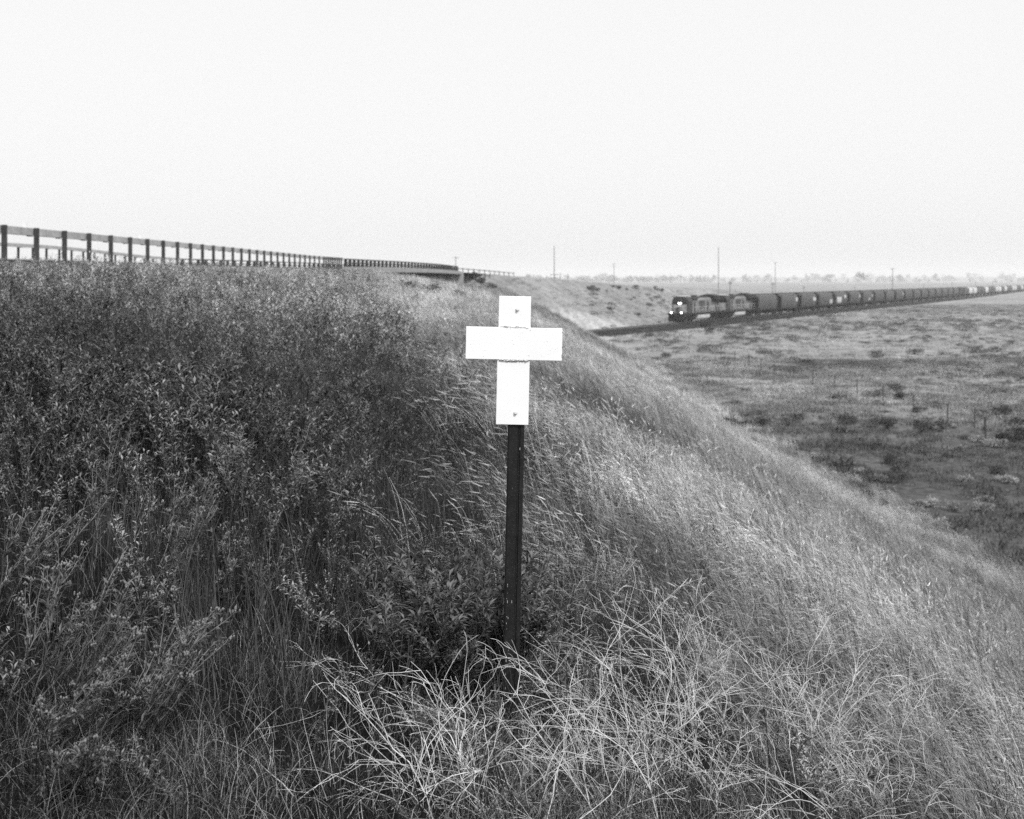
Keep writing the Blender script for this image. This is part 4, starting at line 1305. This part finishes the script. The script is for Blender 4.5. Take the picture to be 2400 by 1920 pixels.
# covered hopper cars
def make_hopper(bm):
    root = empty('hopper_car')
    side = [(1.36, 1.25), (1.50, 1.7), (1.60, 2.3), (1.62, 2.9), (1.56, 3.5), (1.40, 4.0), (1.05, 4.32), (.5, 4.45)]
    prof = side + [(-y, z) for y, z in reversed(side)]
    n = len(prof)
    mb = MB()
    xs = [(-7.1, .80), (-6.85, .97), (-6.6, 1.0), (0, 1.0), (6.6, 1.0), (6.85, .97), (7.1, .80)]
    vs = []
    for x, k in xs:
        for y, z in prof: vs.append((x, y * k, 2.6 + (z - 2.6) * (1 if k == 1 else (k + .12 if k < .9 else .99))))
    fs = []
    for i in range(len(xs) - 1):
        for j in range(n):
            j2 = (j + 1) % n; fs.append((i * n + j, i * n + j2, (i + 1) * n + j2, (i + 1) * n + j))
    fs += [tuple(reversed(range(n))), tuple(range((len(xs) - 1) * n, len(xs) * n))]
    mb.add(vs, fs)
    mb.build('body', M[bm], root)
    for sy in (-1, 1):
        mb = MB(); mb.box((0, sy * 1.43, 1.22), (16.6, .14, .26)); mb.build('side_sill', M['hopper_black'], root)
        mb = MB(); mb.box((0, sy * 1.30, 4.21), (13.4, .10, .08)); mb.build('roof_edge', M['roofpaint'], root)
    mb = MB(); mb.box((0, 0, 4.56), (17.0, 1.15, .05))
    for k in range(8): mb.box((-7.7 + 2.2 * k, 0, 4.49), (.12, 1.0, .1))
    mb.build('roof_walkway', M['hopper_black'], root)
    mb = MB(); mb.box((0, 0, 4.50), (14.6, .55, .07)); mb.build('hatch', M['roofpaint'], root)
    # hopper chutes
    for x in (-4.6, 0, 4.6):
        mb = MB()
        vs = [(x - 1.9, -1.25, 1.25), (x + 1.9, -1.25, 1.25), (x + 1.9, 1.25, 1.25), (x - 1.9, 1.25, 1.25), (x - .55, -.6, .38), (x + .55, -.6, .38), (x + .55, .6, .38), (x - .55, .6, .38)]
        mb.add(vs, [(0, 1, 2, 3), (7, 6, 5, 4), (0, 4, 5, 1), (1, 5, 6, 2), (2, 6, 7, 3), (3, 7, 4, 0)]); mb.build('chute', M['hopper_black'], root)
    # end platforms with ladders
    for sx in (-1, 1):
        mb = MB(); mb.box((sx * 8.5, 0, 1.15), (.9, 2.9, .22)); mb.box((sx * 9.05, 0, .95), (.35, .3, .3))
        ef = mb.build('end_platform', M['under'], root)
        mb = MB()
        for sy in (-1, 1):
            for xx in (7.5, 8.1): mb.box((sx * xx, sy * 1.42, 2.75), (.06, .06, 3.1))
            for k in range(8): mb.box((sx * 7.8, sy * 1.42, 1.5 + k * .36), (.6, .05, .05))
        mb.build('ladder', M['hopper_black'], ef)
        mb = MB(); mb.box((sx * 7.3, 0, 2.5), (.10, 2.6, 2.6)); mb.build('end_sheet', M['hopper_black'], ef)
        wheelset_truck(root, sx * 6.5, (-.9, .9), .46)
    return root


HC = {k: make_hopper(k) for k in ('hopper_dark', 'hopper_light', 'hopper_black')}
used = set()
LC = 18.4
ordn = ['first', 'second', 'third', 'fourth', 'fifth', 'sixth', 'seventh', 'eighth', 'ninth', 'tenth', 'eleventh', 'twelfth', 'thirteenth', 'fourteenth', 'fifteenth', 'sixteenth', 'seventeenth', 'eighteenth', 'nineteenth', 'twentieth']
s0 = SF + 46.0
patches = {1: [(5.6, 3.0, 1.8, .9)], 2: [(5.0, 2.9, 2.6, .8)], 3: [(5.2, 2.0, 3.0, 1.0)], 4: [(-3.6, 2.3, 5.4, 1.6), (3.8, 3.1, 2.4, .8)], 5: [(5.0, 3.0, 1.6, .7)], 6: [(1.2, 2.0, 2.4, .7), (5.8, 3.0, 1.4, .6)], 9: [(5.4, 3.0, 2.0, .8)]}
light_cars = {20, 21, 24, 27, 28, 30, 33, 34, 37}
for i in range(44):
    kind = 'hopper_light' if i in light_cars else ('hopper_black' if i in (18,) else 'hopper_dark')
    o = HC[kind] if kind not in used else copy_tree(HC[kind])
    used.add(kind)
    o.location = tpt(s0 + LC * (i + .5), 0, RAILZ); o.rotation_euler = (0, 0, TROT + PI)
    if i == 0: lab = 'grey covered hopper car coupled directly behind the second locomotive'
    elif i < 18: lab = 'grey rounded hopper car, %s behind the locomotives' % ordn[i] + (', with pale painted patches' if i in patches else '')
    elif i == 18: lab = 'dark hopper car where the train begins to fade into haze'
    elif kind == 'hopper_light': lab = 'pale hopper car in the hazy far end of the freight train'
    else: lab = 'small grey hopper car in the hazy far end of the freight train'
    tag(o, lab, 'hopper car', 'hopper cars of the freight train')
    for (x, z, w, h) in patches.get(i, ()):
        mb = MB(); rr = random.Random(i * 7 + int(x * 3) + 50)
        # follows the bulge of the side; the camera side is local +y or -y, painted on the one facing the road
        nx, nz = 10, 5; vs = []; fs = []
        for a in range(nx + 1):
            for b in range(nz + 1):
                xx = x - w / 2 + w * a / nx; zz = z - h / 2 + h * b / nz
                if b in (0, nz): zz += rr.uniform(-.15, .15)
                if a in (0, nx): xx += rr.uniform(-.2, .2)
                yy = float(np.interp(zz, [1.25, 1.7, 2.3, 2.9, 3.5, 4.0], [1.36, 1.50, 1.60, 1.62, 1.56, 1.40])) + .012
                vs.append((-xx, yy, zz))
        for a in range(nx):
            for b in range(nz):
                k = a * (nz + 1) + b; fs.append((k, k + 1, k + nz + 2, k + nz + 1))
        mb.add(vs, fs); mb.build('painted_patch', M['patch'], o)


# ------------------------------------------------------------------ fences and poles
def wire_fence(label, pts, hgt, ends, rad=.032):
    o0 = Vector(pts[0])
    root = empty('wire_fence', o0); tag(root, label, 'fence', 'wire fences on the plain')
    for i, p in enumerate(pts):
        q = Vector(p) - o0; r_ = rad * (1.8 if i in ends else 1)
        lean = (rng.gauss(0, .03), rng.gauss(0, .03))
        mb = MB(); mb.tube([(q.x, q.y, q.z - .2), (q.x + lean[0], q.y + lean[1], q.z + hgt * (1.05 if i in ends else rng.uniform(.93, 1.0)))], r_, 7); mb.build('post', M['postdark'], root)
    for h in (.35, .65, .95):
        mb = MB(); ps = []
        for a, b in zip(pts[:-1], pts[1:]):
            a = Vector(a) - o0; b = Vector(b) - o0
            for k in range(4):
                t = k / 4; c = a.lerp(b, t); ps.append((c.x, c.y, c.z + hgt * h - .06 * math.sin(PI * t)))
        e = Vector(pts[-1]) - o0; ps.append((e.x, e.y, e.z + hgt * h))
        mb.tube(ps, .0035, 4); mb.build('wire', M['wire'], root)


fp = [(2310, 1038), (2284, 1008), (2221, 996), (2140, 968), (2069, 945), (2010, 928), (1956, 914), (1905, 900), (1860, 888), (1815, 879), (1784, 872), (1755, 862), (1722, 850), (1690, 838), (1655, 826), (1615, 810), (1580, 798), (1550, 787), (1524, 779)]
pts = [hit(*p_) for p_ in fp]
wire_fence('wire fence of dark thin posts along the foot of the bank', [(p_.x, p_.y, p_.z) for p_ in pts], 1.15, (0, len(pts) - 1))
s_, q_ = track_sq(pts[-1].x, pts[-1].y)
fp2 = []
for i in range(40):
    s = float(s_) + i * (9 if i < 6 else 12); c = tpt(s, float(q_) * 1.0, 0); fp2.append((c.x, c.y, gz(c.x, c.y)))
fp2[0] = (pts[-1].x + .5, pts[-1].y - .3, pts[-1].z)
wire_fence('wire fence of dark thin posts running beside the railway', fp2, 1.25, (0, 1), .04)


def pole(label, px, d, ytop, arms=1, rad=.16, group='utility poles on the plain'):
    x = (px - 1200) / 2800 * d; z0 = gz(x, d); H = (660 - ytop) / 2800 * d - z0
    root = empty('utility_pole', (x, d, z0)); tag(root, label, 'utility pole', group)
    mb = MB(); mb.tube([(0, 0, -.5), (0, 0, H * .5), (0, 0, H)], [rad, rad * .85, rad * .65], 9); mb.build('pole', M['pole'], root)
    zs = {0: [], 1: [H - .5], 2: [H - .5, H - 1.6], 4: [H * .52, H * .46]}[arms]
    for z in zs:
        aw = 2.2 if 'tall' in group else 1.0
        mb = MB(); mb.box((0, -rad, z), (aw, .12, .14)); a = mb.build('crossarm', M['pole'], root)
        for xx in (-.45 * aw, -.17 * aw, .17 * aw, .45 * aw):
            mb = MB(); mb.tube([(xx, -rad, z + .07), (xx, -rad, z + .28)], .05, 6); mb.build('insulator', M['pole'], a)


pole('tall dark utility pole rising behind the far bank, right above the cross', 1299, 330, 577, 4, .15, 'tall power poles')
pole('tall dark utility pole directly behind the locomotives', 1684, 335, 579, 0, .14, 'tall power poles')
pole('faint tall pole between the two dark tall ones', 1439, 700, 617, 2, .2, 'tall power poles')
pole('faint tall pole right of the locomotives', 1817, 640, 614, 1, .2, 'tall power poles')
pole('tall hazy pole above the middle of the train', 2092, 520, 628, 1, .2, 'tall power poles')
pole('slim pole above the far end of the bridge', 1068, 420, 601, 1, .2, 'tall power poles')
for i, (px, d, yt, lab) in enumerate([(1711, 262, 659, 'short pole by the track behind the second locomotive'), (1811, 330, 662, 'short pole by the track behind the second hopper car'),
                                      (1884, 400, 671, 'short pole by the track behind the fourth hopper car'), (2003, 520, 671, 'short faint pole behind the seventh hopper car'),
                                      (2165, 800, 664, 'tiny hazy pole behind the middle of the train'), (2232, 830, 660, 'hazy pole where the train fades'), (2287, 900, 658, 'hazy pole above the pale far cars'),
                                      (2327, 950, 658, 'rightmost hazy pole above the train'), (1313, 300, 640, 'short thin pole just right of the pole above the cross'), (1331, 320, 642, 'shorter thin pole on the crest of the far bank')]):
    pole(lab, px, d, yt, 0 if px < 1400 else 1, .13 if d < 600 else .2, 'short poles along the railway')


# ------------------------------------------------------------------ trees in the haze
def crown_mesh(seed, W, H, n, leaf, lobes=8):
    r = random.Random(seed); mb = MB(); cl = []
    for i in range(lobes):
        a = r.uniform(0, 2 * PI); q = math.sqrt(r.random()) * W * .36
        cl.append((Vector((q * math.cos(a), q * math.sin(a), H * r.uniform(.12, .85))), r.uniform(.16, .30)))
    for i in range(n):
        c, k = cl[r.randrange(lobes)]
        d = Vector((r.gauss(0, 1), r.gauss(0, 1), r.gauss(0, 1))).normalized() * (r.random() ** .45)
        p_ = c + Vector((d.x * W * k, d.y * W * k, d.z * H * k))
        L = leaf * r.uniform(.6, 1.5)
        mb.leaf(p_, Vector((r.gauss(0, 1), r.gauss(0, 1), r.gauss(0, .7))), (r.gauss(0, 1), r.gauss(0, 1), 1), L, L * .6)
    return mb


def tree(label, px, d, ytop, width_px, trunk=.25, seed=1, cat='tree'):
    x = (px - 1200) / 2800 * d; z0 = gz(x, d); H = max((660 - ytop) / 2800 * d - z0, 3); W = width_px / 2800 * d
    root = empty('tree', (x, d, z0)); tag(root, label, cat, 'hazy trees on the plain')
    mb = MB(); th = H * trunk
    mb.tube([(0, 0, -.5), (0, 0, th), (W * .04, 0, H * .7)], [H * .035, H * .028, H * .01], 8)
    for a in range(5):
        an = a * 1.3; mb.tube([(0, 0, th * .9), (math.cos(an) * W * .15, math.sin(an) * W * .15, H * .5), (math.cos(an) * W * .3, math.sin(an) * W * .3, H * .72)], [H * .018, H * .012, H * .005], 5)
    mb.build('trunk', M['bark'], root)
    c = crown_mesh(seed, W, H * (1 - trunk * .7), 1500, H * .075).build('crown', M['tree_leaf'], root); c.location = (0, 0, th * .7)


tree('rounded hazy tree on the horizon right of the locomotives', 1942, 3300, 642, 36, .10, 1)
tree('tall hazy tree with a narrow trunk on the horizon', 2017, 3000, 636, 22, .35, 2)
tree('blocky hazy tree right of the tall pole above the train', 2110, 3500, 644, 20, .10, 3)
tree('small rounded tree at the right edge above the train', 2368, 2600, 661, 22, .15, 4)
tree('faint small tree above the second locomotive', 1657, 3000, 655, 22, .1, 5)
tree('faint tree behind the hopper cars near the tall pole', 1845, 3600, 652, 16, .1, 6)
tree('low faint bushy tree left of the rounded one', 1790, 3600, 655, 14, .1, 7)


def far_wood(label, px0, px1, d, h, seed, n):
    r = random.Random(seed); mb = MB()
    for i in range(n):
        px = r.uniform(px0, px1); dd = d * r.uniform(.9, 1.15); x = (px - 1200) / 2800 * dd; z0 = gz(x, dd)
        Hh = h * r.uniform(.5, 1.2); W = Hh * r.uniform(.8, 1.7)
        s = crown_mesh(seed * 50 + i, W, Hh, 130, Hh * .2, 5)
        mb.add([(v[0] + x, v[1] + dd, v[2] + z0 - .3) for v in s.v], s.f)
    o = mb.build('far_wood', M['tree_leaf']); tag(o, label, 'far wood', kind='stuff')


far_wood('faint band of trees on the horizon behind the far bank', 1180, 1720, 3500, 20, 31, 80)
far_wood('fainter second band of trees at the foot of the hills', 1150, 2420, 4400, 24, 32, 120)
far_wood('low scattered trees far behind the train', 1720, 2420, 3800, 12, 33, 50)

# ------------------------------------------------------------------ haze
hz = MB()
x0, x1, y0, y1, z0, z1 = -9300, 9300, -9300, 9300, -16.0, 78.0
hz.box(((x0 + x1) / 2, (y0 + y1) / 2, (z0 + z1) / 2), (x1 - x0, y1 - y0, z1 - z0))
hm = bpy.data.materials.new('haze_air'); hm.use_nodes = True
for n_ in list(hm.node_tree.nodes): hm.node_tree.nodes.remove(n_)
ho = hm.node_tree.nodes.new('ShaderNodeOutputMaterial'); pv = hm.node_tree.nodes.new('ShaderNodeVolumePrincipled')
pv.inputs['Color'].default_value = (1, 1, 1, 1); pv.inputs['Density'].default_value = 0.00021; pv.inputs['Anisotropy'].default_value = 0.0
hm.node_tree.links.new(pv.outputs[0], ho.inputs['Volume'])
o = hz.build('haze', hm); tag(o, 'pale haze over the plain that fades the distant train and trees', 'haze', kind='stuff')

# ------------------------------------------------------------------ light
SUN = Vector((0.30, -0.52, 0.80)).normalized()      # towards the sun: behind the camera, to its right
w = bpy.data.worlds.new('World'); S.world = w; w.use_nodes = True
nt = w.node_tree; bg = nt.nodes['Background']
sky = nt.nodes.new('ShaderNodeTexSky'); sky.sky_type = 'NISHITA'; sky.sun_disc = False
sky.sun_elevation = math.asin(SUN.z); sky.sun_rotation = math.atan2(SUN.x, SUN.y)
sky.dust_density = 5.0
bw = nt.nodes.new('ShaderNodeRGBToBW'); nt.links.new(sky.outputs[0], bw.inputs[0])
pw = nt.nodes.new('ShaderNodeMath'); pw.operation = 'POWER'; pw.inputs[1].default_value = 0.10      # even overcast veil
nt.links.new(bw.outputs[0], pw.inputs[0])
ml = nt.nodes.new('ShaderNodeMath'); ml.operation = 'MULTIPLY'; ml.inputs[1].default_value = 4.72
nt.links.new(pw.outputs[0], ml.inputs[0]); nt.links.new(ml.outputs[0], bg.inputs['Color'])
bg.inputs['Strength'].default_value = 0.12
ld = bpy.data.lights.new('sun', 'SUN'); ld.energy = 2.4; ld.angle = math.radians(8); ld.color = (1, 1, 1)
lo = bpy.data.objects.new('sun', ld); COL.objects.link(lo)
lo.rotation_euler = (-SUN).to_track_quat('-Z', 'Y').to_euler()

# ------------------------------------------------------------------ camera
cd = bpy.data.cameras.new('camera'); cam = bpy.data.objects.new('camera', cd); COL.objects.link(cam)
cam.location = (0, 0, 0); cam.rotation_euler = (PI / 2, 0, 0)
cd.sensor_width = 36.0; cd.lens = 36.0 * F; cd.shift_y = -300 / 2400.0
cd.clip_start = 0.05; cd.clip_end = 20000
cd.dof.use_dof = True; cd.dof.focus_distance = 3.6; cd.dof.aperture_fstop = 6.3
S.camera = cam

S.view_settings.view_transform = 'Standard'; S.view_settings.look = 'None'
S.view_settings.exposure = 0.6; S.view_settings.gamma = 1.0
S.cycles.use_denoising = False
S.cycles.max_bounces = 4; S.cycles.diffuse_bounces = 1; S.cycles.volume_bounces = 1; S.cycles.transmission_bounces = 2; S.cycles.transparent_max_bounces = 4
S.cycles.sample_clamp_indirect = 4.0
